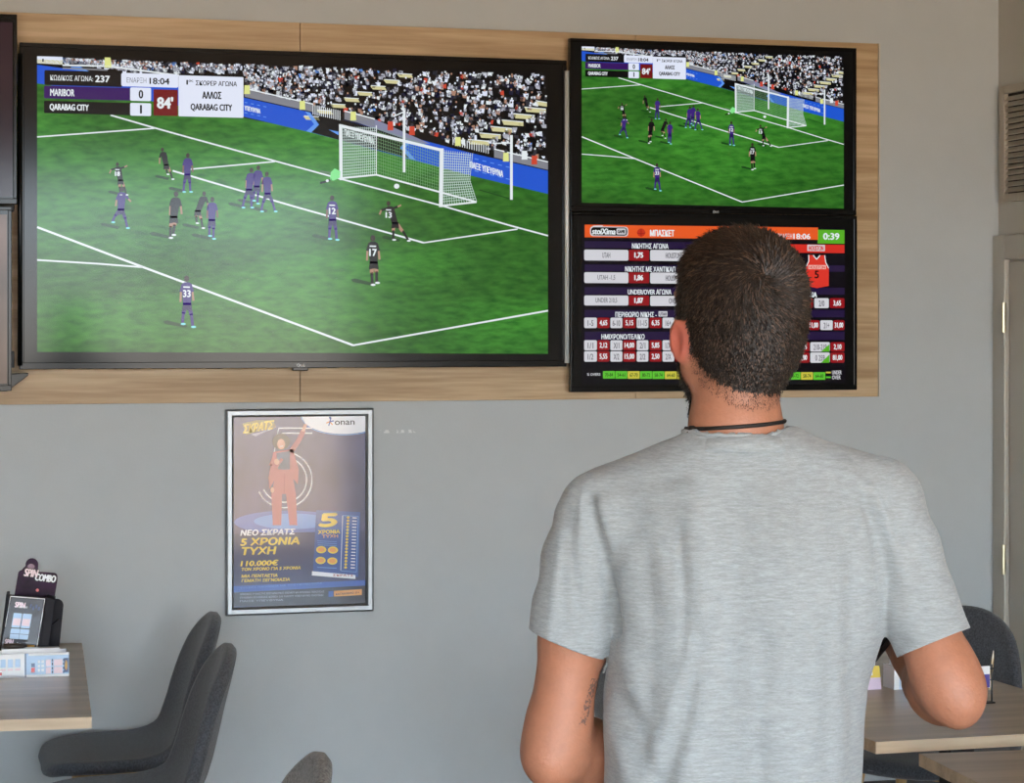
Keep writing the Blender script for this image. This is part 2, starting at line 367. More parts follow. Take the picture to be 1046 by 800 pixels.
    pic.poly([(312,113.8),(317,115),(326,127.4),(318,135.4),(313,134),(321,127)],lblue,3)
    pic.poly([(418,140.2),(424,141.6),(414,151),(425,163.6),(419,162.3),(409,151)],lblue,3)
    pic.poly([(336,132.4),(346,134.5),(346,138)],lblue,3)
    pic.poly([(82,68),(92,73.4),(70,70.6),(73,68.2)],lblue,3)
    pic.text('ΠΑΙΞΕ ΥΠΕΥΘΥΝΑ',480.5,168,514,6.2,white,3,.25,0,-.26)
    pic.text('ΥΠΕΥΘΥΝΑ',250,110,266,4.6,white,3,.2,0,-.2)
    for k in range(4):
        x=250+k*6.4; pic.line([(x,104.4+k*1.4),(x+3,105+k*1.4)],.8,lblue,3); pic.line([(x,115+k*1.4),(x+3,115.6+k*1.4)],.8,lblue,3)
    for k in range(5):
        x=485+k*8; pic.line([(x,162.2+k*2),(x+4,163+k*2)],.9,lblue,3); pic.line([(x,174.4+k*2),(x+4,175.2+k*2)],.9,lblue,3)
    pic.text('ΠΑΙΞΕ ΥΠΕΥΘΥΝΑ',352,135,382,6.2,white,3,.25,0,-.27)
    # pitch lines
    L=4
    pic.line([(113,117.5),(156,130),(191.8,140),(300,169.6),(347,182.4),(451,210),(520,230),(560,240.8)],1.6,white,L)
    pic.line([(38,139.8),(158,131)],1.4,white,L); pic.line([(195,172.8),(281,165)],1.4,white,L)
    pic.line([(176.5,174.4),(300,210.7),(433,248)],1.8,white,L); pic.line([(433,248),(529,234)],1.4,white,L)
    pic.line([(38,232),(146,272.8),(361,352.8)],2.2,white,L); pic.line([(361,352.8),(560,317.4)],1.8,white,L)
    pic.line([(38,265.6),(100,269.4),(146,273)],1.7,white,L)
    # goal with its net
    roof=[(348,128),(384,127.5),(487,157),(451,153)]
    pic.poly([(362,124),(384,122),(440,147),(425,146)],emi((128,132,160)),4)
    for k in range(1,18):
        u=k/18; pic.line([(348+36.6*u,129+1*u),(348+36.6*u,182-4*u)],.55,net,5)
        pic.line([(348.5,128+54*u),(384.6,128+50*u)],.55,net,5)
        yb=178.5+u*17.5; x=384.6+u*66.4
    for k in range(1,28):
        u=k/28; pic.line([(384.6+66.4*u,133+20*u),(384.6+66.4*u,178.5+17.5*u)],.35,netb,5)
    for k in range(1,15):
        u=k/15; pic.line([(384.6,128+50*u),(451,150+46*u)],.35,netb,5)
    for k in range(0,15):
        u=k/14; xt=452+31*u; xb=452+35*u; xm=452+28*u
        pic.line([(xt,153+3.5*u),(xm,183+1*u),(xb,209.5-4*u)],.6,net,5)
    for k in range(1,20):
        u=k/20; y=153+56*u; bow=-4*math.sin(PI*u)
        pic.line([(452,y),(482+5*u+bow,156+49*u)],.6,net,5)
    pic.line([(384.6,128),(384.6,178.5)],1,white,5)
    pic.line([(349,182),(384.6,178.5),(487,206.4),(451,210.3)],1.8,white,6)
    pic.line([(348,127),(348.5,184)],3.2,white,6); pic.line([(346.6,128),(452,153.5)],3.0,white,6); pic.line([(451.4,151.5),(450.6,211.5)],4,white,6)
    pic.line([(413,113),(413,176)],2.6,white,6); pic.line([(413,114),(402,119)],1.2,white,6)
    pic.line([(522.6,138),(522.6,204)],2.8,white,6); pic.line([(522,146),(505,146.5)],1.2,white,6); pic.line([(490,194),(521,203)],1,shd,5)
    pic.ell(405.4,190.2,2.8,2.6,white,6)
    # keeper on the ground
    pic.poly([(338,176),(342,172),(348,175),(347.5,181.5),(341,184.5),(337,184)],gk,6); pic.line([(338,177),(327,175)],2.4,emi((90,120,90)),6); pic.line([(339,183),(333,185.5),(327,187)],2.2,blk_p,6); pic.ell(334.5,184.6,1.6,1.5,white,7)
    # players: head x,y ; feet ; shirt
    PL=[(120,168,[(123,199),(129,199)],blk_p,'18','a'),(125,193.5,[(115,227),(130,233)],purp_p,'','w'),(166,153,[(171,178),(176,183)],blk_p,'','n'),
        (192,159,[(187.5,196),(194.5,196)],purp_p,'','n'),(180,198.5,[(174,243),(177,240)],blk_p,'','n'),(208.6,198,[(201,228),(207,233)],blk_p,'','b'),
        (217,204,[(214,241),(218,244)],purp_p,'','n'),(257,174,[(248,212),(257,212)],purp_p,'','n'),(264,171.5,[(259,205),(263,208)],purp_p,'','n'),
        (272.7,178,[(267,216),(281,216)],purp_p,'','n'),(339.4,202.5,[(336.5,244),(344,245)],purp_p,'12','n'),(397,208,[(402,245),(417,246)],blk_p,'13','a'),
        (381,243.5,[(380.5,291),(385,289)],blk_p,'17','n'),(190.7,285,[(186.5,331),(197,334)],purp_p,'33','n')]
    for n,(hx,hy,ft,c,num,pose) in enumerate(PL):
        fy=max(f[1] for f in ft); fx=sum(f[0] for f in ft)/2; h=fy-hy; s=h/43.; LL=7
        pic.poly([(fx,fy-1.5),(fx-18*s,fy-6*s),(fx-22*s,fy-5*s),(fx-20*s,fy-2.6*s),(fx-2,fy+1)],shd,LL-1)
        hipx=hx*.45+fx*.55; hipy=hy+h*.52; shx=hx+(fx-hx)*.12; shy=hy+3.6*s
        if pose=='b': hipx=hx-8*s; hipy=hy+h*.5
        leg=purp_p if c is purp_p else skin_s
        for k,f in enumerate(ft):
            kx=(hipx+f[0])/2+(1.2 if k else -1.2)*s; ky=hipy+(f[1]-hipy)*.48
            pic.line([(hipx+(1.6 if k else -1.6)*s,hipy),(kx,ky)],3.6*s,leg,LL); pic.line([(kx,ky-1*s),(f[0],f[1]-1)],2.6*s,purp_p if c is purp_p else blk_p,LL)
            pic.ell(f[0]+.8,f[1],2.4*s,1.1*s,boot if c is purp_p else white,LL+1,8)
        sk=emi((120,84,78)) if n in (3,6,10) else skin_s
        # arms
        if pose=='a': arms=[(-10,4,-12,9),(9,0,13,-2)]
        elif pose=='w': arms=[(-6,8,-7,15),(7,7,10,10)]
        else: arms=[(-5.2,8,-5.6,17),(5.2,8,6.0,16)]
        for ax,ay,bx_,by_ in arms:
            sg=-1 if ax<0 else 1
            pic.line([(shx+sg*3.4*s,shy+2*s),(shx+ax*s,shy+ay*s)],2.7*s,c,LL); pic.line([(shx+ax*s,shy+ay*s),(shx+bx_*s,shy+by_*s)],1.9*s,sk,LL)
        pic.poly([(shx-4.6*s,shy+1*s),(shx-2*s,shy-.6*s),(shx+2*s,shy-.6*s),(shx+4.6*s,shy+1*s),(hipx+3.6*s,hipy+1*s),(hipx-3.6*s,hipy+1*s)],c,LL+1)
        pic.poly([(hipx-3.7*s,hipy-1*s),(hipx+3.7*s,hipy-1*s),(hipx+4.6*s,hipy+6.5*s),(hipx+.4*s,hipy+5.5*s),(hipx-4.6*s,hipy+6.5*s)],emi((40,24,84)) if c is purp_p else blk_p,LL+1)
        pic.ell(hx,hy-.2,2.3*s,2.9*s,emi((52,38,36)),LL+2,10)
        if num:
            pic.text(num,hx-3.1*s,shy+9.5*s,hx+3.4*s,6.2*s,white,LL+3,.35); pic.line([(hx-3*s,shy+3.6*s),(hx+3*s,shy+3.8*s)],1.3*s,white,LL+3)
    # score panel
    L=11
    pic.rrect(45.4,71.5,125,89,emi((12,12,16)),L,1.5); pic.rrect(45,87.4,133.8,102.8,emi((52,16,92)),L); pic.rrect(45,102.8,133.8,117.7,black,L)
    pic.rrect(123.9,74.2,182.2,89.6,pale,L+1,2); pic.rrect(133.0,89.1,154.4,103.4,pale,L+1,1.5); pic.rrect(133.0,105,154.4,118.6,pale,L+1,1.5)
    pic.rrect(156.9,91.1,181.7,118.6,emi((110,18,20)),L,1); pic.rrect(182.4,76.8,248.8,120.4,pale,L+1,1.2)
    gt=emi((110,112,125))
    pic.text('ΚΩΔΙΚΟΣ ΑΓΩΝΑ:',51.5,79.2,95,5.4,white,L+2,.06); pic.text('237',97.5,80.4,112,6.6,white,L+2,.4)
    pic.text('ΕΝΑΡΞΗ',129.5,81.6,149.5,5.2,gt,L+2); pic.text('18:04',153,82.6,173,6.2,black,L+2,.25)
    pic.text('MARIBOR',51.5,94.2,76,7.2,white,L+2,.22); pic.text('QARABAG CITY',51,109.6,90.5,7.4,white,L+2,.3)
    pic.text('0',142,96.2,146,8.4,black,L+2,.35); pic.text('1',143.2,111.6,144.9,8.4,black,L+2,.15)
    pic.text("84'",161,104.8,176.4,11.5,white,L+2,.7)
    pic.text('1',190.5,84,192,4.6,black,L+2,.1); pic.text('ος',192.8,82.8,197.5,2.4,black,L+2,.1); pic.text('ΣΚΟΡΕΡ ΑΓΩΝΑ',200,84.6,242,4.8,black,L+2,.12)
    pic.text('ΑΛΛΟΣ',207,97,226,7.2,black,L+2,.35); pic.text('QARABAG CITY',195,109.6,237,7.6,black,L+2,.3)
# ------------------------------------------------------------------ odds picture
def odds(pic):
    pic.rect(594,228.5,864,391,emi((9,6,14)),0)
    org=emi((226,88,34)); hdr=emi((34,20,58)); cell=emi((206,206,212)); rc=emi((142,18,26)); gt=emi((96,96,104)); grn=emi((86,170,36)); lime=emi((92,190,50)); yel=emi((196,190,66)); redj=emi((206,44,34))
    pic.rect(597.5,229.4,836,245,org,1); pic.rect(835.6,234.6,863,249,grn,1)
    pic.rect(788,249.3,863,258.6,redj,1); pic.rrect(825,250,843,256.6,cell,2,.6); pic.text('HOUSTON',826.5,253.4,841.5,4.4,redj,3,.2)
    # round-cornered logo
    pic.rrect(603,231.2,642,241.6,cell,2,3); pic.rrect(604,232,641,240.8,black,3,3); pic.rrect(630,233.3,639.6,239.6,cell,4,1.2)
    pic.text('stoiXima',605.5,236.3,629,5.6,white,4,.35,.12); pic.text('GAME',631.2,236.5,638.5,3.2,black,5,.2); pic.line([(606,231),(616,230.6)],1,cell,2)
    pic.ell(655.2,237.6,4.2,4.2,emi((190,46,26)),2,16); pic.arc(655.2,237.6,4.2,1.2,0,PI,.5,redb,3,8); pic.line([(655.2,233.6),(655.2,241.6)],.5,redb,3)
    pic.text('ΜΠΑΣΚΕΤ',664.5,238,689,6.0,white,2,.3); pic.text('ΟΥ / ΕΝΑΡΞΗ',786,241,809.5,4.6,cell,2,.05); pic.text('18:06',811,241.4,828,5,white,2,.25); pic.text('0:39',841.5,241.4,857.5,6,white,2,.35)
    hd=[(246.3,253.6,'ΝΙΚΗΤΗΣ ΑΓΩΝΑ',646,683),(270.2,277,'ΝΙΚΗΤΗΣ ΜΕ ΧΑΝΤΙΚΑΠ',639,690),(293.4,300.4,'UNDER/OVER ΑΓΩΝΑ',641.7,686),(316.6,323.6,'ΠΕΡΙΘΩΡΙΟ ΝΙΚΗΣ - ',629,671),(339,346.6,'ΗΜΙΧΡΟΝΟ/ΤΕΛΙΚΟ',614.8,658.6)]
    for a,b,t,x0,x1 in hd:
        for c,d in ((597.5,716),(735,863)):
            if (a<270 and c>700): continue
            pic.rect(c,a,d,b+.6,hdr,1)
        pic.text(t,x0,(a+b)/2+1.2,x1,4.9,white,2,.16)
    pic.rrect(673,318,682,323.4,cell,2,.5); pic.text('UTAH',674,320.9,681,3,gt,3,.2)
    for y0,y1_,a,b,c in ((254.9,266.4,'UTAH','1,75','HOUSTON'),(278,289.4,'UTAH -1,5','1,86','HOUSTON'),(301.8,312.2,'UNDER 210,5','1,87','OVER')):
        pic.rrect(597,y0,642.2,y1_,cell,2,1.6); pic.rrect(642.6,y0+.3,663.4,y1_,rc,2,1); pic.rrect(664.4,y0+.4,711,y1_+.5,cell,2,1.6); pic.rrect(711.4,y0+.6,732,y1_+.6,rc,2,1)
        ym=(y0+y1_)/2; w_=len(a)*2.0; pic.text(a,619.6-w_/2,ym,619.6+w_/2,5.2,gt,3,.06); pic.text(b,648.6,ym+.3,657,5.6,white,3,.4); pic.text(c,688-len(c)*1.1,ym+.4,688+len(c)*1.1,5.2,gt,3,.12)
    lx=[(597,610),(610.5,622.8),(623.8,636),(636.8,649.6),(650.7,662.6),(663.8,676),(677,689),(690,702)]
    for y0,y1_,ts in ((324.5,335.2,['1-5','4,65','6-10','5,15','11-15','6,35','16+','9,00']),(347.6,357.9,['1/1','2,12','X/1','14,00','2/1','5,85','1/X','15,0']),(358.9,369.5,['1/2','5,55','X/2','15,00','2/2','2,50','2/X','16,0'])):
        for (a,b),t,k in zip(lx,ts,range(8)):
            pic.rrect(a,y0,b,y1_,rc if k%2 else cell,2,1.4); m_=(a+b)/2; w_=min(b-a-3,len(t)*1.9); pic.text(t,m_-w_/2,(y0+y1_)/2+.3,m_+w_/2,5.6,white if k%2 else gt,3,.22 if k%2 else .1)
    pic.text('ΑΓΩΝΑ',817,301,834.6,4.6,white,2,.3); pic.rrect(815,320,824.6,325.6,cell,2,.5)
    def cells(y0,y1_,lst):
        for a,b,t,red,tri in lst:
            pic.rrect(a,y0,b,y1_,rc if red else cell,2,1.4); m_=(a+b)/2; w_=min(b-a-3,len(t)*1.9); pic.text(t,m_-w_/2,(y0+y1_)/2+.3,m_+w_/2,5.4,white if red else gt,3,.22 if red else .1)
            if tri: pic.poly([(b-.4,y0+2),(b-.4,y1_),(b-9,y1_)],grn,4)
    cells(304.6,314.8,[(800,816,'1/0',0,0),(817,830.6,'1,70',1,0),(832.2,847,'2/0',0,0),(848,863,'3,65',1,0)])
    cells(327.2,337.2,[(812,825,'11-20',0,0),(826,837.4,'11,00',1,0),(838.2,851,'21+',0,0),(851.6,863,'31,00',1,0)])
    cells(349.6,359.2,[(794,813,'200-209',0,1),(814,827.2,'3,65',1,0),(828,848,'210-219',0,1),(848.8,863,'2,10',1,0)])
    cells(360.2,370.6,[(794,811.6,'0 259',0,1),(812.4,827.2,'45,00',1,0),(828,848,'0 259',0,1),(848.8,863,'81,00',1,0)])
    # jersey
    pic.poly([(826,260.4),(831,260.6),(834.5,264.5),(838,260.8),(843,260.6),(844,268),(847,274),(847,292),(835,294.4),(823,292),(823.4,273),(826,267)],emi((214,52,40)),2)
    pic.line([(826.4,260.4),(826.4,267),(823.6,273)],.9,white,3); pic.line([(842.8,260.8),(843.8,268),(846.8,274)],.9,white,3); pic.line([(831,260.6),(834.5,265),(838,260.8)],1,white,3)
    pic.rrect(826,270.8,844,275,emi((236,190,180)),3,.4); pic.text('HOUSTON',827,273,843,2.8,redj,4,.15); pic.text('5',832.6,280.4,836.6,7,black,3,.3)
    pic.text('% OVERS',600,382.6,613.5,2.4,cell,2,.1)
    pat=[lime,lime,yel,lime,lime,yel,yel,lime,yel,lime,lime,yel,lime,yel,yel,lime,yel,lime]
    tx=['70-84','54-61','67-70','80-72','58-74','64-60']
    x=616.2
    for k in range(18):
        x2=x+12.15; pic.rrect(x,379.2+k*.07,x2,386.8+k*.07,pat[k],2,.5); pic.text(tx[k%6],x+2.2,383+k*.07,x2-2,3.4,emi((40,70,26)),3,.1); x=x2+.5
    pic.line([(844,380.6),(849,380.7)],1.6,yel,2); pic.line([(844,385.4),(849,385.5)],1.6,lime,2)
    pic.text('UNDER',850.4,380.6,860,3.6,cell,2,.1); pic.text('OVER',850.4,385.6,859,3.6,cell,2,.1)
# ------------------------------------------------------------------ televisions
tvb=mat('tv_black',(6,6,7),.15,spec=.25); tvm=mat('tv_matte',(8,8,9),.35,spec=.2); trim_lit=mat('tv_trim_lit',(205,208,206),.4,metal=.15); trim_shaded=mat('tv_trim_shaded',(30,31,32),.25,metal=.7)  # same side trim twice: brightness painted in on the lit side, darkness opposite
def television(corners,yf,depth,bez,picfn,srcarea,dst,label,src_map,trim=None,logo=None,group=None,side=None,panel=None):
    """corners: x0,x1,z0,z1 of the case on the plane y=yf ; dst: x0,x1,z0,z1 of the lit picture"""
    x0,x1,z0,z1=corners
    o=empty('television',((x0+x1)/2,yf,z0),label=label,cat='television',group=group); ox,oz=(x0+x1)/2,z0
    m=MB(); m.box(x0-ox+.004,x1-ox-.004,.006,depth*.45,.004,z1-oz-.004,tvm); m.box((x0-ox)*.8,(x1-ox)*.8,depth*.45,depth,(z1-z0)*.1,(z1-z0)*.85,tvm); m.build('back_shell',o,bevel=.004)
    m=MB(); b=bez
    m.box(x0-ox,x1-ox,0,.022,0,b*1.5,tvb); m.box(x0-ox,x1-ox,0,.022,z1-oz-b,z1-oz,tvb); m.box(x0-ox,x0-ox+b,0,.022,b*1.5,z1-oz-b,tvb); m.box(x1-ox-b,x1-ox,0,.022,b*1.5,z1-oz-b,tvb)
    m.build('bezel',o,bevel=.0015)
    m=MB(); m.box(x0-ox+b,x1-ox-b,.003,.006,b*1.5,z1-oz-b,panel or emi((5,5,5))); m.build('glass_panel',o)
    if trim:
        for xx,mm in ((x0-ox+.001,trim[0]),(x1-ox-.001,trim[1])):
            m=MB(); m.tube([(xx,-.003,.01),(xx,-.003,z1-oz-.03)],.0066,mm,12); m.build('side_trim',o,smooth=True)
    if picfn:
        dx0,dx1,dz0,dz1=dst; sx0,sx1,sz0,sz1=srcarea
        kx=(dx1-dx0)/(sx1-sx0); kz=(dz1-dz0)/(sz1-sz0)
        def mp(px,py):
            q=P(px,py,src_map); return ((q.x-sx0)*kx,(q.z-sz0)*kz)
        pic=Pic(mp,lambda a,b_,d: (dx0-ox+a,.0028-d,dz0-oz+b_))
        picfn(pic); pic.build('screen_picture',o)
    if logo:
        pic=Pic(lambda px,py:(P(px,py,yf).x-ox,P(px,py,yf).z-oz),lambda a,b_,d:(a,-.0003-d,b_))
        lg=mat('tv_logo',(190,190,190),.4)
        cx,cy,s=logo; pic.ell(cx-2*s,cy,1.7*s,1.7*s,lg,1,14); pic.ell(cx-2*s,cy,1.1*s,1.1*s,tvb,2,12); pic.line([(cx-2*s,cy),(cx-.8*s,cy)],.5*s,lg,3); pic.text('LG',cx+.4*s,cy,cx+4*s,2.4*s,lg,1,.1)
        pic.build('logo',o)
        if s>1.0:
            m=MB(); c=P(cx,cy+3,yf); m.box(c.x-ox-.022,c.x-ox+.022,.001,.02,-.008,.002,tvb); m.build('sensor_foot',o,bevel=.002)
    return o
yb=WY-.075
def bx4(tl,br,y): a=P(*tl,y); b=P(*br,y); return (a.x,b.x,b.z,a.z)
Y1=WY-.085
bigc=(P(20,200,Y1).x,P(579,200,Y1).x,P(300,376,Y1).z,(P(22,43,Y1).z+P(579,62,Y1).z)/2)
srcA=(P(38,200,Y1).x,P(560,200,Y1).x,(P(38,359.5,Y1).z+P(560,361.5,Y1).z)/2,(P(38,57,Y1).z+P(560,74.2,Y1).z)/2)
television(bigc,Y1,.06,.012,football,srcA,srcA,'biggest television, showing a football match, mounted on the oak board','%s'and Y1,trim=(trim_shaded,trim_lit),logo=(307,373.2,1.05))
Y2=WY-.075
tc4=(P(582.5,150,Y2).x,P(875,150,Y2).x,(P(583,219,Y2).z+P(875,217,Y2).z)/2,(P(582,39,Y2).z+P(875,49,Y2).z)/2)
tdst=(P(594.5,150,Y2).x,P(862.3,150,Y2).x,(P(595,208,Y2).z+P(862,212,Y2).z)/2,(P(594,47,Y2).z+P(862,57,Y2).z)/2)
television(tc4,Y2,.05,.010,football,srcA,tdst,'smaller television on the right showing the football match, above the odds screen',Y1,logo=(731,216.6,.75))
bc4=(P(583,300,Y2).x,P(875.5,300,Y2).x,(P(583,399,Y2).z+P(875,400,Y2).z)/2,tc4[2]-.001)
srcB=(P(594,300,Y2).x,P(864,300,Y2).x,P(730,391,Y2).z,P(730,228,Y2).z)
television(bc4,Y2,.05,.010,odds,srcB,srcB,'television showing basketball betting odds behind the man\'s head',Y2)
# two screens whose right ends reach into the left of the frame
plum=emi_noise('screen_plum',(14,8,12),(70,44,54),(1.2,1,2.2),1,.3,.7); brn=emi_noise('screen_brown',(10,6,6),(150,112,92),(1.4,1,3.5),1,.35,.75)  # soft plum and brown noise tones, emissive, filling one screen each
Y3=WY-.16
def blobs(m_): 
    def f(pic): pic.rect(38,57,560,361,m_,0)
    return f
xr=P(17.5,200,Y3).x; xr2=P(12,300,Y3).x
t1=(xr-.906,xr,P(10,208.5,Y3).z,P(10,14.5,Y3).z); d1=(t1[0]+.03,t1[1]-.012,t1[2]+.022,t1[3]-.022)
television(t1,Y3,.06,.010,blobs(plum),srcA,d1,'television at the left edge, upper one of the stacked pair',Y1)
t2=(xr2-.906,xr2,P(10,399.5,Y3).z,P(10,211,Y3).z); d2=(t2[0]+.03,t2[1]-.012,t2[2]+.022,t2[3]-.022)
television(t2,Y3,.06,.010,blobs(brn),srcA,d2,'television at the left edge, lower one of the stacked pair',Y1)
br_=empty('screen_bracket',(xr-.3,WY-.02,t2[2]-.02),label='black metal mounting arm behind the left stacked televisions',cat='bracket')
m=MB(); zb=.03
for zz in (.08,.5,.75): m.box(-.28,.3,-.052,-.003,zz,zz+.045,tvm)
m.box(-.05,.0,-.075,-.052,.05,1.0,tvm); m.build('rail',br_,bevel=.002)
m=MB(); c=P(20,386,WY-.06); lx_=c.x-(xr-.3); lz_=c.z-(t2[2]-.02)
m.prism([(lx_-.05,lz_-.035),(lx_-.035,lz_-.035),(lx_+.02,lz_+.006),(lx_+.02,lz_+.014),(lx_-.05,lz_+.010)],-.074,-.004,tvb); m.build('arm_end',br_,bevel=.002)
# ------------------------------------------------------------------ framed poster
YP=WY-.022
pa=P(231,418.5,YP); pb=P(382,624.5,YP)
po_=empty('framed_poster',(pa.x,YP,pb.z),label='silver framed blue lottery scratch card poster hanging on the grey wall',cat='poster')
W_,H_=pb.x-pa.x,pa.z-pb.z; alu=mat('poster_aluminium',(150,153,154),.38,metal=.9)
m=MB(); t=.022
def frame_bar(a,b,ins):
    pass
prof=[(0,.02),(0,.004),(.005,0),(.016,0),(t,.006),(t,.02)]
cs=[(0,0,1,1),(W_,0,-1,1),(W_,H_,-1,-1),(0,H_,1,-1)]
vs=[];fs=[]
for x,z,sx,sz in cs:
    for d,y in prof: vs.append((x+sx*d,y,z+sz*d))
k=len(prof)
for i in range(4):
    j=(i+1)%4
    for q in range(k-1): fs.append((i*k+q,j*k+q,j*k+q+1,i*k+q+1))
m.add(vs,fs,alu); m.build('frame',po_)
m=MB(); m.box(.002,W_-.002,.0135,.02,.002,H_-.002,mat('poster_back',(40,42,46),.6)); m.build('backing',po_)
PC={}
def pr(rgb):
    k='print_%d_%d_%d'%rgb
    return mat(k,rgb,.5,coat=1.0)
pic=Pic(lambda px,py:(P(px,py,YP).x-pa.x,P(px,py,YP).z-pb.z),lambda a,b_,d:(a,.0130-d,b_),.0002)
ny=mat('print_navy',(62,58,104),.5,coat=1.0,var=((7,1,4),.35,2)); yl=pr((236,204,70)); wh=pr((232,234,240)); pinkr=pr((176,84,92)); pinkd=pr((158,62,72)); sk=pr((216,160,136)); hairp=pr((60,48,40)); tee=pr((54,74,112)); cob=pr((52,92,176)); lb=pr((104,150,214)); dk=pr((34,36,48)); og=pr((226,160,90))
pic.rect(236.5,424,377,620,ny,0)
fp=[]
for k in range(17):
    fp.append((307+70*k/16,433+ -9+ 22*math.sin(PI*(.12+.76*k/16))-5))
pic.poly([(305,424.4),(377,424.4),(377,432)]+[(376-(71)*k/14, 424.6+20.5*math.sin(min(1,k/14*1.0)*PI*.5+PI*.5) +0) if False else (376-68*k/14,424.6+19*math.sqrt(max(0,1-((376-68*k/14-352)/44.)**2))) for k in range(15)],wh,1)
pic.line([(376-68*k/14,425.4+19*math.sqrt(max(0,1-((376-68*k/14-352)/44.)**2))) for k in range(15)],.9,lb,2)
pic.text('onan',343,432.2,363,4.2,dk,3,.12)
for a_,c_ in ((-1.6,cob),(-.5,cob),(.55,og),(1.6,cob),(2.5,og)):
    pic.line([(338,431),(338+4*math.cos(a_+.3),431+4.4*math.sin(a_+.3))],1.1,c_,3)
pic.ell(338,426.9,1.1,1.1,cob,3,8)
pic.poly([(248.5,433),(262,429.6),(280,429.4),(283,437),(268,440),(252,444.6)],pr((150,130,70)),1)
pic.text('ΣΚΡΑΤΣ',250,438.6,280,8.4,yl,2,.5,.15,.14); pic.poly([(258,444),(283,437),(268,443),(262,446)],pr((170,170,190)),1)
# floor spot
pic.ell(296,534,56,12,pr((84,108,182)),1,28); pic.ell(300,533,40,8,lb,2,24)
pic.rect(231+5.5,546,377,620,pr((48,50,92)),2)
for r in (28.5,23): pic.arc(291,490.5,r,r*1.0,-PI*.52,PI*.86,1.3,wh,3,30)
pic.line([(320,437.6),(285.5,437.6),(281,462)],1.2,wh,3); pic.line([(320,442.8),(289,442.8),(287,452)],1.2,wh,3)
# performer in a red suit
pic.poly([(283,482),(299,482),(303,505),(304.5,537),(296.5,537),(293,505),(289,505),(288,537),(279.5,537),(278,505)],pinkr,5)
pic.line([(291.5,484),(291,505)],.9,pinkd,6)
pic.poly([(280,462),(300,459),(306,480),(305,495),(299,488),(284,486),(276,500),(275,488)],pinkr,6)
pic.line([(298,462),(306,450),(311,440)],5,pinkr,6); pic.line([(310.5,441),(313,433.5)],3.2,sk,7)
pic.poly([(283,463),(297,461),(297,480),(285,480)],tee,7); pic.line([(282,464),(277,476),(283,477),(289,469)],3,pinkr,8); pic.ell(283.5,472,2.6,3.2,sk,9,10)
pic.ell(288,451.5,9,8.2,hairp,7,18); pic.ell(288,454,4.1,5.4,sk,8,14); pic.line([(286.6,456.4),(290,456)],.8,wh,9); pic.ell(279,501,2,3,sk,8,8)
# ticket
pic.poly([(324,521.5),(369,523.6),(367,590),(320.5,587)],pr((46,80,150)),4); pic.poly([(319.6,584),(364,588),(364,592),(319.4,588.4)],wh,5); pic.text('ΣΚΡΑΤΣ',341,588,362,2,pinkd,6,.1,0,-.05)
pic.text('5',328,532,345,12.5,yl,5,1.1,.15); pic.text('ΧΡΟΝΙΑ',326,544,348,3.6,yl,5,.3); pic.text('ΤΥΧΗ',330,548.4,346,3,og,5,.2)
for x,y in ((329,562),(341,562.4),(328.4,573),(340.4,573.6)): pic.ell(x,y,5.2,3.7,yl,5,14); pic.ell(x,y,3.6,2.4,og,6,12)
pic.line([(351,527),(349,583)],.6,wh,5); pic.line([(351,527),(367,528),(365,585),(349,583.6)],.6,lb,5)
for k in range(17): pic.ell(356.5-k*.16,529+k*3.2,1.5,1.3,yl,6,8); pic.line([(361-k*.12,529.4+k*3.2),(365.4-k*.12,529.6+k*3.2)],1,wh,6)
for k in range(3): pic.line([(325+k*.2,553+k*2),(345,554+k*2)],.5,lb,5)
pic.line([(325,580),(345,581)],.8,lb,5)
S=.18
pic.text('ΝΕΟ ΣΚΡΑΤΣ',247,544.8,302,5.6,wh,5,.4,S); pic.text('5 ΧΡΟΝΙΑ',247.2,554.2,307,7.2,yl,5,.6,S); pic.text('ΤΥΧΗ',247.6,563.6,282,7.4,yl,5,.6,S)
pic.text('110.000€',247.2,576.2,284.6,5.4,yl,5,.4,S); pic.text('ΤΟΝ ΧΡΟΝΟ ΓΙΑ 5 ΧΡΟΝΙΑ',247.4,582.2,308,3,yl,5,.22,S)
pic.text('ΜΙΑ ΠΕΝΤΑΕΤΙΑ',247.8,589.2,284.4,3,yl,5,.22,S); pic.text('ΓΕΜΑΤΗ ΞΕΓΝΟΙΑΣΙΑ',247.8,593.8,297,3,yl,5,.22,S)
pic.poly([(237,599.5),(377,593),(377,598.6),(237,606)],cob,4); pic.text('ΤΥΧΕΡΑ ΠΑΙΧΝΙΔΙΑ ΜΕ ΥΠΕΥΘΥΝΟΤΗΤΑ',246,601.4,330,1.4,lb,5,.05,0,.03)
pic.poly([(237,606),(377,598.6),(377,620),(237,620)],dk,4)
for k,(tt,xe) in enumerate((('ΑΡΜΟΔΙΟΣ ΡΥΘΜΙΣΤΗΣ ΕΕΕΠ ΚΙΝΔΥΝΟΣ ΕΘΙΣΜΟΥ ΚΑΙ ΑΠΩΛΕΙΑΣ ΠΕΡΙΟΥΣΙΑΣ',332),('ΓΡΑΜΜΗ ΒΟΗΘΕΙΑΣ ΚΕΘΕΑ 210 9237777 ΥΠΕΥΘΥΝΟ ΠΑΙΧΝΙΔΙ',331),('ΠΑΙΞΕ ΥΠΕΥΘΥΝΑ',290))): pic.text(tt,246,607.6+k*3.6,xe,1.8,pr((170,174,186)),5,.05)
pic.poly([(336.5,604.6),(341.4,604.2),(341.4,610),(336.5,610.4)],cob,5); pic.poly([(342,604.2),(370.6,602.4),(370.6,608.4),(342,610)],og,5); pic.text('ΚΑΤΑΛΛΗΛΟ 21+',344,607.6,368,2,dk,6,.1,0,.05)
pic.build('print',po_)
 
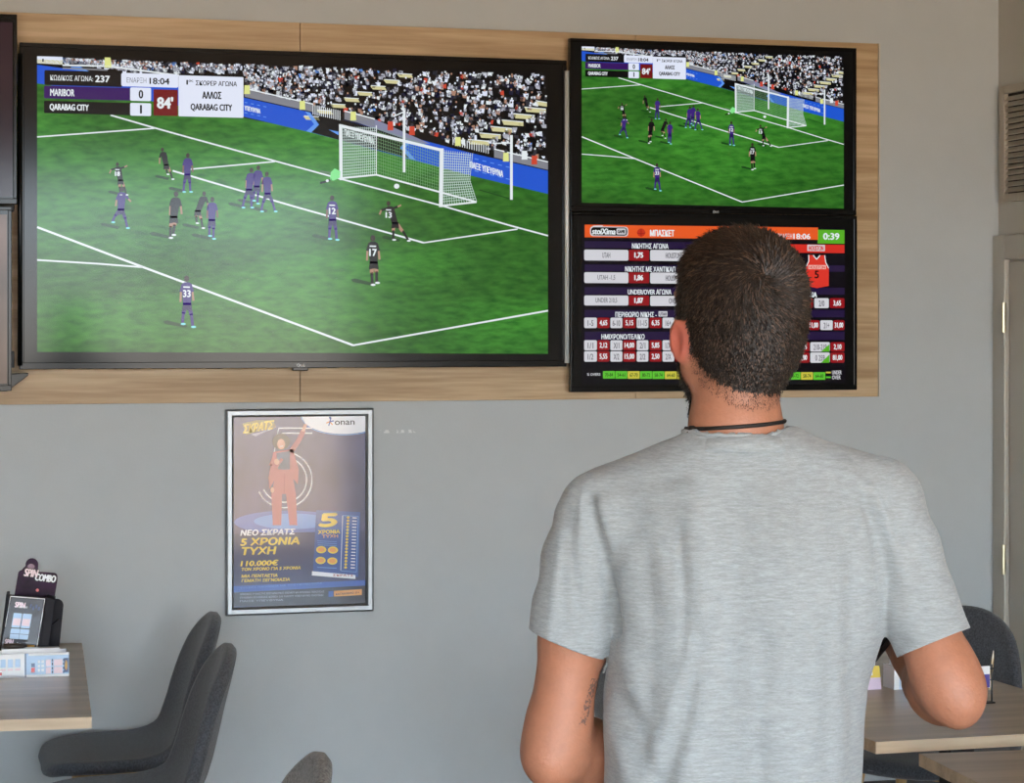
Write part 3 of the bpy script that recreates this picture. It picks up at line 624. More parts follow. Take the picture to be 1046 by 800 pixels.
# ------------------------------------------------------------------ tables
tabm=wood('table_laminate',(150,134,116),(178,160,140),'X',.28); edgem=wood('table_edge',(176,152,124),(206,184,154),'X',.5); metm=mat('table_metal',(34,34,36),.4,metal=.5)
def table(corner,back,wid,label,depth_ang=None):
    """corner: front corner on the floor plan, back: back corner of the same side; wid: signed width"""
    c=Vector(corner); b=Vector(back); d=(b-c); L=d.length; d.normalize(); s=Vector((d.y,-d.x))*wid
    cen=(c+b+s)/2 if False else c+d*L/2+s/2
    an=math.atan2(d.y,d.x)-PI/2
    o=empty('cafe_table',(cen.x,cen.y,0),an,label=label,cat='table')
    w=abs(wid)/2; h=L/2
    m=MB(); m.box(-w,w,-h,h,.7251,.75,tabm); m.build('table_top',o,bevel=.0008)
    m=MB(); e=.0012
    m.box(-w-e,w+e,-h-e,-h,.7250,.7497,edgem); m.box(-w-e,w+e,h,h+e,.7250,.7497,edgem); m.box(-w-e,-w,-h,h,.7250,.7497,edgem); m.box(w,w+e,-h,h,.7250,.7497,edgem); m.build('edge_banding',o)
    m=MB(); m.box(-w*.55,w*.55,-h*.7,h*.7,.700,.725,metm); m.build('underframe',o,bevel=.003)
    for sg in (-1,1):
        m=MB(); m.box(-.03,.03,sg*h*.6-.03,sg*h*.6+.03,.02,.70,metm); m.build('leg',o,bevel=.006)
        m=MB(); m.box(-w*.8,w*.8,sg*h*.6-.035,sg*h*.6+.035,0,.02,metm); m.build('foot',o,bevel=.006)
    return o
lc=H(93,732.5,.75); lb_=H(80.5,653.5,.75); lb_.y=WY-.075
table((lc.x,lc.y),(lb_.x,lb_.y),-.66,'wooden topped table at the left edge carrying the dark card dispenser')
ac=H(895,758,.75); RXE=2.75
table((ac.x,ac.y),(ac.x,5.86),RXE-ac.x,'wooden topped table at the right, standing beyond the man\'s elbow')
bc=H(939.5,770,.75); bd=H(1000,800,.75); dd=(Vector((bd.x,bd.y))-Vector((bc.x,bc.y))).normalized()
bf=Vector((bc.x,bc.y))+dd*1.2
table((bf.x,bf.y),(bc.x,bc.y),.66,'nearest wooden table, cut by the bottom right corner of the photo')
# ------------------------------------------------------------------ shell chairs
fab=mat('chair_fabric',(70,72,77),.95,bump=(700,.5,.0015),var=((210,210,210),.5,2),sheen=.25)
fabl=mat('chair_fabric_light',(112,110,108),.95,bump=(700,.5,.0015),var=((210,210,210),.5,2),sheen=.25)
beech=wood('beech_leg',(176,138,88),(208,172,120),'Z',.45)
PZ=-.012
PROF=[(.006,.477),(.003,.481),(.012,.486),(.035,.489),(.09,.490),(.16,.488),(.23,.488),(.295,.496),(.342,.522),(.372,.575),(.392,.645),(.408,.715),(.422,.770),(.430,.800),(.435,.820),(.438,.834),(.440,.843),(.4405,.846)]
WID =[.02,.100,.155,.190,.214,.222,.222,.216,.205,.196,.186,.170,.146,.120,.094,.066,.036,.008]
def catm(P4,t):
    a,b,c,d=P4; return .5*((2*b)+(-a+c)*t+(2*a-5*b+4*c-d)*t*t+(-a+3*b-3*c+d)*t**3)
def shell_surface(nu=34,nv=16):
    pts=[]; n=len(PROF)
    arr=[(p[0],p[1]-.014,w) for p,w in zip(PROF,WID)]
    for i in range(nu+1):
        s=i/nu*(n-1); k=min(int(s),n-2); t=s-k
        q=[arr[max(0,min(n-1,k+j))] for j in (-1,0,1,2)]
        d,z,w=[catm([a[c] for a in q],t) for c in range(3)]
        q2=min(s+.05,n-1); k2=min(int(q2),n-2); t2=q2-k2; qq=[arr[max(0,min(n-1,k2+j))] for j in (-1,0,1,2)]
        d2,z2=[catm([a[c] for a in qq],t2) for c in range(2)]
        if q2==s: d2,z2=d+.001,z+.014
        tx,tz=d2-d,z2-z; l=math.hypot(tx,tz) or 1; nx,nz=-tz/l,tx/l      # towards the sitter
        row=[]
        sb=max(0,min(1,(s-6)/3))                                        # 0 on the seat, 1 on the back
        lift=(.016*(1-sb)+.034*sb)*min(1,(w/.185)**2)
        for j in range(nv+1):
            v=-1+2*j/nv; vv=math.sin(v*PI/2); c=lift*abs(vv)**2.4*min(1,max(0,(s-1.5)/4))
            row.append(Vector((d+nx*c,vv*w,z+nz*c)))
        pts.append(row)
    return pts
def make_chair(fm):
    o=empty('shell_chair',(0,0,0),label='x',cat='chair')
    S=shell_surface(); nu=len(S)-1; nv=len(S[0])-1
    m=MB(); vs=[v for r in S for v in r]; fs=[(i*(nv+1)+j,i*(nv+1)+j+1,(i+1)*(nv+1)+j+1,(i+1)*(nv+1)+j) for i in range(nu) for j in range(nv)]
    m.add(vs,fs,fm); sh=m.build('seat_shell',o,smooth=True)
    md=sh.modifiers.new('t','SOLIDIFY'); md.thickness=.034; md.offset=0; md.use_even_offset=False
    md=sh.modifiers.new('b','BEVEL'); md.width=.0155; md.segments=3; md.limit_method='ANGLE'; md.angle_limit=1.0
    rim=[S[i][0] for i in range(nu+1)]+[S[nu][j] for j in range(1,nv)]+[S[i][nv] for i in range(nu,-1,-1)]+[S[0][j] for j in range(nv-1,0,-1)]
    cen=Vector((.22,0,.55)); rim=[p for p in rim]
    m=MB()
    pr_=[]
    for i,p in enumerate(rim):
        pr_.append(p)
    pr_.append(rim[0]); m.tube(pr_,0.0172,fm,8,cap=False); m.build('padded_rim',o,smooth=True)
    # frame rails and legs
    m=MB(); m.box(.08,.34,-.13,-.105,.440,.462,beech); m.box(.08,.34,.105,.13,.440,.462,beech); m.box(.085,.11,-.13,.13,.435,.458,beech); m.box(.30,.325,-.13,.13,.435,.458,beech); m.build('frame_rail',o,bevel=.003)
    for sx,sy in ((0,-1),(0,1),(1,-1),(1,1)):
        top=Vector((.10 if not sx else .31,sy*.125,.470)); bot=Vector((.045 if not sx else .385,sy*.205,0))
        m=MB(); m.tube([top,top.lerp(bot,.5),bot],[.0155,.014,.0095],beech,14); m.build('leg',o,smooth=False)
    return o
def place(o,x,y,rz,label,group=None):
    o.location=(x,y,0); o.rotation_euler=(0,0,rz); o['label']=label; o['group']='grey upholstered shell chairs'
    return o
ch=make_chair(fab)
# chair local: front at x=0, back at x~.44 ; facing -x
def at_front(px,py,y): return P(px,py,y)
f=P(46,765,6.33); place(ch,f.x,6.33,math.radians(-3),'dark grey fabric chair nearest the wall, tucked under the left table')
c2=copy_tree(ch); f=P(241,660,5.70); place(c2,f.x-.462,5.70,math.radians(-4),'dark grey fabric chair beside the left table, nearer of the two there')
c3=copy_tree(ch)
c4=copy_tree(ch); f=P(878,780,5.62); place(c4,f.x+.07,5.62,math.radians(34),'dark fabric chair on the far right side of the right table')
c5=copy_tree(ch); f=P(603,660,5.45); place(c5,f.x+.455,5.45,math.radians(180),'dark grey fabric chair mostly hidden behind the man\'s left arm')
c6=make_chair(fabl); f=P(337,790,4.2); place(c6,f.x-.462,4.2,math.radians(-4),'lighter grey chair, only its back top showing at the bottom edge')
bpy.data.objects.remove(c3) if not c3.children else [bpy.data.objects.remove(k) for k in list(c3.children)+[c3]]
# ------------------------------------------------------------------ things on the left table
ZT=.7502
def flat_on(o_,tl,tr,br,bl):
    """Pic mapper: unit square -> face given by 4 local corners"""
    tl,tr,br,bl=map(Vector,(tl,tr,br,bl))
    nrm=(tr-tl).cross(tl-bl).normalized()
    def place(a,b,d):
        p=bl.lerp(br,a).lerp(tl.lerp(tr,a),b); return tuple(p+nrm*(d+.0004))
    return place
class UPic(Pic):
    def __init__(s,place): Pic.__init__(s,lambda x,y:(x/100,1-y/100),place)
cardk=mat('card_black',(16,10,20),.5,spec=.2); ltb=pr((176,206,236)); pk=pr((238,214,222)); cw=pr((238,240,242)); nvy=pr((40,56,104)); rd=pr((206,60,60)); gold=pr((214,160,60)); plm=mat('print_plum',(44,14,44),.5,spec=.2,var=((14,14,14),.7,3))
# dispenser: sloping front box, tall header, round winged side
db=H(0,686,ZT); s_=1/ (F/ (db.y*CT+db.x*ST)) # metres per px there
ds=empty('card_dispenser',(H(22,686,ZT).x,H(22,686,ZT).y,ZT),math.radians(-6),label='black and purple cardboard card dispenser standing on the left table',cat='dispenser')
u=s_
m=MB()
# side profile walls of the tray (parallelogram leaning back)
def q(px,py): return ((px-22)*u,(686-py)*u)
m.prism([q(-3,686),q(37,686),q(47,610),q(7,606)],-.02,-.016,cardk)
m.prism([q(37,686),q(46,686),q(56,612),q(47,610)],-.02,.05,cardk)
m.prism([q(-3,686),q(0,686),q(10,606),q(7,606)],-.02,.05,cardk)
m.prism([q(-3,686),q(46,686),q(46,683),q(-3,683)],-.016,.05,cardk); m.build('tray',ds,bevel=.0008)
pc=UPic(flat_on(ds,*[(q(*p)[0],-.0205,q(*p)[1]) for p in ((11,607.5),(46,611),(37.5,663),(2,660))]))
pc.rect(0,0,100,100,pr((16,16,30)),0); pc.line([(1,1),(99,1),(99,99)],1.6,cw,1); pc.line([(1,1),(1,60)],1.2,cw,1)
pc.text('SPIN',18,16,46,10,pk,2,1); pc.text('combo',30,19,54,5,cw,2,.4)
for k in range(4): pc.rrect(60+k*8,13+(k%2)*4,65+k*8,20+(k%2)*4,nvy,2,1)
pc.rrect(18,32,42,60,ltb,2,2); pc.rrect(44,32,70,60,ltb,2,2); pc.rect(20,42,41,56,pk,3); pc.rect(46,42,68,56,pk,3); pc.rrect(18,62,70,82,ltb,2,2); pc.line([(44,32),(44,82)],1,nvy,4); pc.line([(18,72),(70,72)],1,nvy,4)
pc.text('SPIN',8,88,30,9,pk,2,1); pc.text('combo',24,91,52,6,cw,2,.4); pc.rect(64,92,92,98,gold,2)
pc.build('front_print',ds)
hb=[q(37,690),q(46,690),q(58.5,600),q(59,592),q(56,589),q(37,585)]
def arcpts(cx,cy,r,a0,a1,n=8): return [(cx+r*math.cos(a0+(a1-a0)*k/n),cy-r*math.sin(a0+(a1-a0)*k/n)) for k in range(n+1)]
head=[q(*p) for p in [(46,668),(58,595)]+arcpts(54,592,4,0,PI/2,5)+[(38,586.5)]+arcpts(32,579,6.5,-.2,PI+.2,9)+[(22,584)]+arcpts(22,588.5,4,PI/2,PI,5)+[(14,612),(5,668)]]
m=MB(); m.prism(head[::-1],.05,.054,plm); m.build('header',ds,bevel=.0006)
pc=UPic(flat_on(ds,*[(q(*p)[0],.0496,q(*p)[1]) for p in ((20,574),(60,578),(57,610),(16,606))]))
for k,(dx) in enumerate((0,)): pc.text('SPIN',16,38,48,26,pr((14,8,20)),1,3.4,.12,-.05); pc.text('COMBO',44,50,94,24,pr((14,8,20)),1,3.4,.1,-.05)
pc.text('SPIN',16,38,48,24,pk,5,1,.12,-.05); pc.text('COMBO',44,50,94,22,cw,5,1,.1,-.05); pc.ell(52,92,4,5,pr((230,110,110)),1,10); pc.ell(30,18,9,9,pr((90,40,90)),1,12)
pc.build('header_print',ds)
m=MB(); m.prism([q(*p) for p in ([(44,684),(58,684),(63.5,628)]+arcpts(57,623,7,0,PI*.8,8)+[(48,640)])][::-1],.075,.079,cardk); m.prism([q(*p) for p in [(46,650),(60,640),(60,636),(46,646)]],.054,.076,cardk); m.build('rear_wing',ds,bevel=.0006)
# leaflet box in front
b0=H(70.5,690.5,ZT); 
bx_=empty('leaflet_box',(b0.x,b0.y,ZT),math.radians(-2),label='white and light blue printed leaflet box in front of the dark dispenser',cat='box')
bw_,bh,bd_=.175,.058,.07
m=MB(); m.box(-bw_,0,0,.003,0,bh,cw); m.box(-bw_,0,bd_-.003,bd_,0,bh*1.0,cw); m.box(-.003,0,.003,bd_-.003,0,bh,cw); m.box(-bw_,-bw_+.003,.003,bd_-.003,0,bh,cw); m.box(-bw_,0,.003,bd_-.003,0,.003,cw); m.build('tray',bx_,bevel=.0006)
m=MB(); m.box(-bw_*.92,-.022,.02,.05,.003,bh+.009,pr((236,238,240))); m.build('leaflets',bx_)
pc=UPic(flat_on(bx_,(-bw_,0,bh),(0,0,bh),(0,0,0),(-bw_,0,0)))
pc.rect(0,0,100,100,ltb,0); pc.rect(44,0,100,10,cw,1); pc.rect(0,90,100,100,cw,1); pc.rect(0,0,39,100,cw,1); pc.rect(39.5,0,41,100,nvy,2)
pc.rect(48,42,53,58,nvy,2); pc.rect(48,60,53,80,rd,2)
for a,b in ((68,75),(79,91)):
    pc.rect(a,28,b,56,pk,2); pc.rect(a,60,b,88,pk,2)
for x in (76.2,91.6): 
    for yy in (26,42,60,76): pc.rect(x,yy,x+1.6,yy+11,nvy,2)
for yy in (30,48,66): pc.rect(57,yy,60,yy+12,cw,2); pc.rect(62,yy,65.5,yy+12,cw,2)
pc.rect(93,24,99,84,nvy,2); pc.ell(96,54,1.6,22,gold,3,10)
for x in (6,16,26): pc.rect(x,22,x+7,56,ltb,2); pc.rect(x,62,x+7,70,pk,2)
pc.rect(0,76,8,88,rd,2); pc.build('front_print',bx_)
hl=empty('ballpoint_pen',(b0.x-.125,b0.y+.035,ZT+bh+.0155),0,label='dark thick pen lying across the top of the light blue leaflet box',cat='pen')
m=MB(); m.tube([(-.03,0,0),(.0,0,.0),(.02,0,-.001)],[.006,.0065,.005],mat('pen_dark',(58,50,44),.5),10); m.build('barrel',hl,smooth=True); m=MB(); m.tube([(.02,0,-.001),(.028,0,-.002)],[.0045,.0015],mat('pen_dark',(58,50,44),.5),10); m.build('tip',hl)
# ------------------------------------------------------------------ things on the right table
def slip_box(px,py,w_,h_,d_,taper,label,kind,rot=0):
    b=H(px,py,ZT); o=empty('slip_box',(b.x,b.y,ZT),rot,label=label,cat='box')
    m=MB(); x0,x1=-w_/2,w_/2
    m.prism([(x0,0),(x1,0),(x1-taper,h_),(x0+taper,h_)],0,.003,cw); m.prism([(x0,0),(x1,0),(x1-taper,h_),(x0+taper,h_)],d_-.003,d_,cw)
    m.prism([(x1-.003,0),(x1,0),(x1-taper,h_),(x1-taper-.003,h_)],.003,d_-.003,pr((206,150,170))); m.prism([(x0,0),(x0+.003,0),(x0+taper+.003,h_),(x0+taper,h_)],.003,d_-.003,cw); m.box(x0,x1,.003,d_-.003,0,.003,cw); m.build('tray',o)
    m=MB(); m.box(x0+.012,x1-.012,.01,d_-.01,.003,h_+.012,pr((236,236,240))); m.build('slips',o)
    pc=UPic(flat_on(o,(x0+taper,0,h_),(x1-taper,0,h_),(x1,0,0),(x0,0,0)))
    if kind=='y':
        pc.rect(0,0,100,50,pr((232,206,90)),0); pc.rect(0,50,100,100,pr((224,206,226)),0); pc.ell(35,30,14,18,cw,1); pc.ell(35,30,8,11,nvy,2); pc.ell(35,30,4,6,cw,3); pc.rect(62,8,76,40,cw,1); pc.ell(69,18,3,4,dk,2,8); pc.ell(30,64,3,4,rd,2,8); pc.ell(62,64,3,4,rd,2,8)
    else:
        pc.rect(0,0,100,100,cw,0); pc.rect(18,30,100,100,ltb,1); pc.ell(50,66,8,8,rd,2,12); pc.rect(60,84,70,100,cob,2); pc.rect(30,84,44,94,cw,2); pc.line([(24,0),(24,100)],2,cw,2)
    pc.build('front_print',o)
    return o
slip_box(883,705,.088,.056,.06,.006,'yellow and pink printed slip box on the right table','y')
slip_box(928,704,.075,.054,.06,.001,'white and pale blue slip box with a red dot, half behind the man\'s hand','b')
b=H(1013,718,ZT); o=empty('pen_stand',(b.x,b.y,ZT),0,label='small black wire pen stand on the right table beside the elbow',cat='pen stand')
bk=mat('stand_black',(14,14,16),.4)
m=MB(); m.tube([(0,0,0),(0,0,.088)],.0022,bk,8); m.tube([(-.03,0,.0),(-.03,0,.078)],.0016,bk,8); m.tube([(-.034,0,.078),(.004,0,.078)],.0025,bk,8); m.tube([(-.032,0,.052),(.004,0,.052)],.0016,bk,8); m.box(-.036,.004,-.01,.012,0,.003,bk); m.build('wire_frame',o,bevel=.0005)
m=MB(); m.box(-.028,-.006,-.003,.003,.035,.084,cw); m.box(-.0275,-.0065,-.0036,-.003,.036,.066,pr((70,62,150))); m.build('slips',o)
m=MB(); m.tube([(-.004,.003,.03),(.004,.003,.1),(.006,.003,.118)],[.0034,.0034,.0012],pr((176,150,104)),8); m.build('holder_clip',o)
# ------------------------------------------------------------------ the man: implicit surfaces, meshed by surface nets
class Vol:
    def __init__(s,lo,hi,h):
        s.lo=np.array(lo,np.float32); s.h=h; s.n=tuple(int(math.ceil((b-a)/h))+1 for a,b in zip(lo,hi)); s.F=np.full(s.n,.5,np.float32)
    def sub(s,lo,hi):
        a=[max(0,int((l-o)/s.h)) for l,o in zip(lo,s.lo)]; b=[min(n,int((l-o)/s.h)+2) for l,o,n in zip(hi,s.lo,s.n)]
        ax=[(s.lo[i]+s.h*np.arange(a[i],b[i])).astype(np.float32) for i in range(3)]
        return tuple(slice(x,y) for x,y in zip(a,b)),ax[0][:,None,None],ax[1][None,:,None],ax[2][None,None,:]
    def mix(s,sl,d,k,sub=False):
        f=s.F[sl]
        if sub:
            s.F[sl]=np.maximum(f,-d) if k<=0 else -(np.minimum(-f,d)-np.maximum(k-np.abs(-f-d),0)**2/(4*k))
        elif k<=0: s.F[sl]=np.minimum(f,d)
        else: s.F[sl]=np.minimum(f,d)-np.maximum(k-np.abs(f-d),0)**2/(4*k)
    def cone(s,a,b,ra,rb,k=.02,sub=False):
        a=np.array(a,float); b=np.array(b,float); r=max(ra,rb)+k+3*s.h
        sl,X,Y,Z=s.sub(np.minimum(a,b)-r,np.maximum(a,b)+r); ab=b-a; L=max(float(ab@ab),1e-9)
        t=np.clip(((X-a[0])*ab[0]+(Y-a[1])*ab[1]+(Z-a[2])*ab[2])/L,0,1)
        d=np.sqrt((X-a[0]-t*ab[0])**2+(Y-a[1]-t*ab[1])**2+(Z-a[2]-t*ab[2])**2)-(ra+(rb-ra)*t)
        s.mix(sl,d,k,sub)
    def chain(s,pts,k=.015):
        for (a,ra),(b,rb) in zip(pts,pts[1:]): s.cone(a,b,ra,rb,k)
    def ell(s,c,r,k=.02,rot=None,sub=False):
        c=np.array(c,float); R=max(r)+k+3*s.h; sl,X,Y,Z=s.sub(c-R,c+R); x,y,z=X-c[0],Y-c[1],Z-c[2]
        if rot is not None:
            M=np.array(rot.transposed()); x,y,z=[M[i][0]*x+M[i][1]*y+M[i][2]*z for i in range(3)]
        k0=np.sqrt((x/r[0])**2+(y/r[1])**2+(z/r[2])**2); k1=np.sqrt((x/r[0]**2)**2+(y/r[1]**2)**2+(z/r[2]**2)**2)+1e-6
        s.mix(sl,k0*(k0-1)/k1,k,sub)
    def mesh(s):
        F=s.F; n=F.shape; N=F<0; act=np.zeros(tuple(i-1 for i in n),np.int8)
        cor=[(i,j,k) for i in (0,1) for j in (0,1) for k in (0,1)]
        for i,j,k in cor: act+=N[i:n[0]-1+i,j:n[1]-1+j,k:n[2]-1+k]
        idx=np.argwhere((act>0)&(act<8)); vid=np.full(act.shape,-1,np.int32); vid[tuple(idx.T)]=np.arange(len(idx))
        val={c:F[idx[:,0]+c[0],idx[:,1]+c[1],idx[:,2]+c[2]] for c in cor}
        acc=np.zeros((len(idx),3)); cnt=np.zeros(len(idx))
        for a in cor:
            for ax in range(3):
                if a[ax]: continue
                b=list(a); b[ax]=1; b=tuple(b); fa,fb=val[a],val[b]; m=(fa<0)!=(fb<0); t=np.where(m,fa/np.where(m,fa-fb,1),0)
                p=np.array(a,float)[None,:].repeat(len(idx),0); p[:,ax]+=t; acc+=p*m[:,None]; cnt+=m
        V=s.lo+(idx+acc/cnt[:,None])*s.h
        Q=[]
        for ax in range(3):
            o1,o2=[i for i in range(3) if i!=ax]
            sa=[slice(1,-1)]*3; sa[ax]=slice(0,-1); sb=list(sa); sb[ax]=slice(1,None)
            A=N[tuple(sa)]; B=N[tuple(sb)]; e=np.argwhere(A!=B); off=np.array([1,1,1]); off[ax]=0; e=e+off
            fl=N[tuple(e.T)]
            q=[]
            for d1,d2 in ((-1,-1),(0,-1),(0,0),(-1,0)):
                c=e.copy(); c[:,o1]+=d1; c[:,o2]+=d2; q.append(vid[tuple(np.clip(c,0,None).T)])
            q=np.stack(q,1)
            flip=fl if ax!=1 else ~fl
            q[~flip]=q[~flip][:,::-1]; Q.append(q)
        Q=np.concatenate(Q); Q=Q[(Q>=0).all(1)]
        return V.astype(float),Q
def smooth_v(V,Q,it=2,lam=.5):
    n=len(V)
    E=np.concatenate([Q[:,[0,1]],Q[:,[1,2]],Q[:,[2,3]],Q[:,[3,0]]]); 
    for _ in range(it):
        acc=np.zeros_like(V); c=np.zeros(n)
        np.add.at(acc,E[:,0],V[E[:,1]]); np.add.at(acc,E[:,1],V[E[:,0]]); np.add.at(c,E[:,0],1); np.add.at(c,E[:,1],1)
        V=V+lam*(acc/np.maximum(c,1)[:,None]-V)
    return V
def vnormals(V,Q):
    a=V[Q[:,2]]-V[Q[:,0]]; b=V[Q[:,3]]-V[Q[:,1]]; fn=np.cross(a,b); N=np.zeros_like(V)
    for i in range(4): np.add.at(N,Q[:,i],fn)
    return N/np.maximum(np.linalg.norm(N,axis=1),1e-12)[:,None]
def mk(name,V,Q,m,parent,smooth=True):
    me=bpy.data.meshes.new(name); me.from_pydata(V.tolist(),[],Q.tolist()); me.materials.append(m); me.update()
    return link(name,me,parent,smooth)
def submesh(V,Q,keep):
    Q=Q[keep[Q].all(1)]; u=np.unique(Q); mp=np.full(len(V),-1); mp[u]=np.arange(len(u)); return V[u],mp[Q],u
man_pos=D(752,332,2.87)
man=empty('person',(man_pos.x,man_pos.y,0),-TH,label='man seen from behind in a grey t-shirt, watching the screens with arms bent',cat='person')
YAW=math.radians(19); HC=Vector((.003,.012,1.627)); RH=Matrix.Rotation(YAW,3,'Z')@Matrix.Rotation(math.radians(3),3,'X')
def h2b(p): return tuple(RH@Vector(p)+HC)
# --- skin
v=Vol((-.36,-.24,-.005),(.40,.46,1.76),.0042)
v.cone((0,-.012,1.40),(-.001,-.004,1.485),.066,.053,.02); v.cone((-.001,-.004,1.485),(-.001,.008,1.57),.0525,.048,.02)
for s in (-1,1):
    v.cone((s*.035,-.010,1.430),(s*.15,0,1.378+(.012 if s>0 else 0)),.030,.036,.03)
v.ell((0,.008,1.27),(.158,.10,.19),.04); v.ell((0,.005,1.06),(.138,.095,.18),.05); v.ell((0,-.005,.93),(.134,.092,.12),.04)
for s in (-1,1):
    v.chain([((s*.072,0,.86),.066),((s*.092,.012,.50),.054),((s*.095,-.02,.30),.052),((s*.097,-.02,.09),.036)],.03)
    v.chain([((s*.097,-.035,.045),.032),((s*.103,.06,.04),.034),((s*.107,.14,.03),.026)],.02)
SL,EL,WL=(-.172,0,1.375),(-.219,-.012,1.098),(-.07,.205,1.055)
SR,ER,WR=(.168,0,1.385),(.248,-.068,1.180),(.250,.165,1.164)
def lerp(a,b,t): return tuple(x+(y-x)*t for x,y in zip(a,b))
v.chain([(SL,.043),(lerp(SL,EL,.5),.0385),(lerp(SL,EL,.88),.0365),(EL,.035)],.02)
v.chain([(EL,.037),(lerp(EL,WL,.25),.0415),(lerp(EL,WL,.6),.034),(WL,.0245)],.02)
v.ell((EL[0]-.006,EL[1]-.018,EL[2]-.012),(.019,.018,.022),.022)
v.chain([(SR,.043),(lerp(SR,ER,.5),.0385),(lerp(SR,ER,.88),.036),(ER,.032)],.02)
v.chain([(ER,.0365),(lerp(ER,WR,.25),.0415),(lerp(ER,WR,.6),.034),(WR,.0245)],.02)
v.ell((ER[0]+.006,ER[1]-.014,ER[2]-.016),(.018,.018,.022),.022)
# --- hands: palm, four unequal bent fingers, thumb from the side of the palm
def hand(W,f,n,s,bends,thumb):
    W,f,n,s=Vector(W),Vector(f).normalized(),Vector(n).normalized(),Vector(s); s=(s-f*s.dot(f)).normalized(); n=(n-f*n.dot(f)-s*n.dot(s)).normalized()
    ks=[]
    for i,(o,kl,L) in enumerate(((.031,.088,.94),(.010,.093,1.05),(-.011,.088,.98),(-.030,.079,.78))):
        b=W+s*(o*.45)+f*.012; k=W+s*o+f*kl-n*(.002 if i in(0,3) else .005)
        v.cone(b,k,.0150,.0115,.012); ks.append(k)
        p=k; an=0; r=.0098 if i<3 else .0086
        for seg,(l,bd) in enumerate(zip((.043,.027,.021),bends[i])):
            an+=bd; d=(f*math.cos(an)+n*math.sin(an)+s*(o*.9)).normalized(); q=p+d*(l*L); v.cone(p,q,r,r*.9,.003 if seg else .005); p=q; r*=.91
    for i in range(3): v.cone(W+f*.03+s*(.012-.012*i)+n*.004,lerp(ks[i],ks[i+1],.5),.014,.0095,.01)
    p=W+f*.018+s*.018+n*.006; r=.0145
    for l,(a,b) in zip((.042,.032,.026),thumb):
        d=(f*math.cos(a)*1.0+s*math.sin(a)+n*b).normalized(); q=p+d*l; v.cone(p,q,r,r*.84,.006); p=q; r*=.82
fR=Vector((-.34,.52,.78)).normalized(); nR=Vector((-.86,-.42,-.10)); nR=(nR-fR*fR.dot(nR)).normalized(); sR=fR.cross(nR)
hand(WR,fR,nR,sR,[(.12,.25,.2),(.14,.28,.2),(.16,.3,.22),(.2,.35,.25)],[(1.0,.25),(.75,.75),(.2,1.1)])
hand(WL,(.86,.48,.12),(.45,-.85,.15),(-.1,.1,1),[(.35,.55,.35),(.4,.6,.4),(.45,.65,.4),(.5,.7,.45)],[(.9,.25),(.55,.35),(.3,.4)])
# --- head
def he(c,r,k=.02,sub=False,tilt=None):
    R=RH if tilt is None else RH@tilt
    v.ell(h2b(c),r,k,R,sub)
def hcn(a,b,ra,rb,k=.015,sub=False): v.cone(h2b(a),h2b(b),ra,rb,k,sub)
he((0,-.012,.000),(.0685,.090,.084),.015); he((0,-.030,-.040),(.061,.062,.058),.025); he((0,.034,-.028),(.057,.058,.084),.02); he((0,-.014,.028),(.060,.076,.058),.015); he((-.014,.0,.044),(.046,.060,.034),.012)
for s in (-1,1):
    hcn((s*.050,.004,-.068),(s*.012,.074,-.102),.020,.019,.02); hcn((s*.012,.083,.020),(s*.046,.066,.018),.010,.010,.012); he((s*.040,.064,-.030),(.020,.020,.018),.015)
    he((s*.031,.097,.000),(.015,.016,.011),.008,True)
    T=Matrix.Rotation(-s*math.radians(24),3,'Z')@Matrix.Rotation(math.radians(-8),3,'X')
    he((s*.0755,-.002,-.036),(.0065,.0170,.0275),.006,False,T); he((s*.069,.006,-.036),(.012,.010,.018),.010); he((s*.080,-.002,-.036),(.0035,.009,.016),.004,True,T)
hcn((0,.087,.012),(0,.107,-.028),.008,.0115,.01)
for s in (-1,1): he((s*.010,.100,-.031),(.0075,.009,.007),.006)
hcn((-.020,.083,-.055),(.020,.083,-.055),.006,.006,.006); hcn((-.017,.083,-.065),(.017,.083,-.065),.0065,.0065,.006); he((0,.080,-.098),(.020,.016,.016),.015)
V,Q=v.mesh(); V=smooth_v(V,Q,2,.5)
skin=mat('skin',(160,108,83),.52,sss=.06,bump=(260,.3,.0025),var=((60,60,60),.09,5))
# tattooed line on the inner side of the left upper arm
nt=skin.node_tree; bsn=nt.nodes['Principled BSDF']; src=bsn.inputs['Base Color'].links[0].from_socket
tcn=nt.nodes.new('ShaderNodeTexCoord')
def mn(op,a,b=None,c=None):
    n=nt.nodes.new('ShaderNodeMath'); n.operation=op
    for i,x in enumerate((a,b,c)):
        if x is None: continue
        if hasattr(x,'links'): nt.links.new(x,n.inputs[i])
        else: n.inputs[i].default_value=x
    return n.outputs[0]
sep=nt.nodes.new('ShaderNodeSeparateXYZ'); nt.links.new(tcn.outputs['Object'],sep.inputs[0]); X_,Y_,Z_=sep.outputs
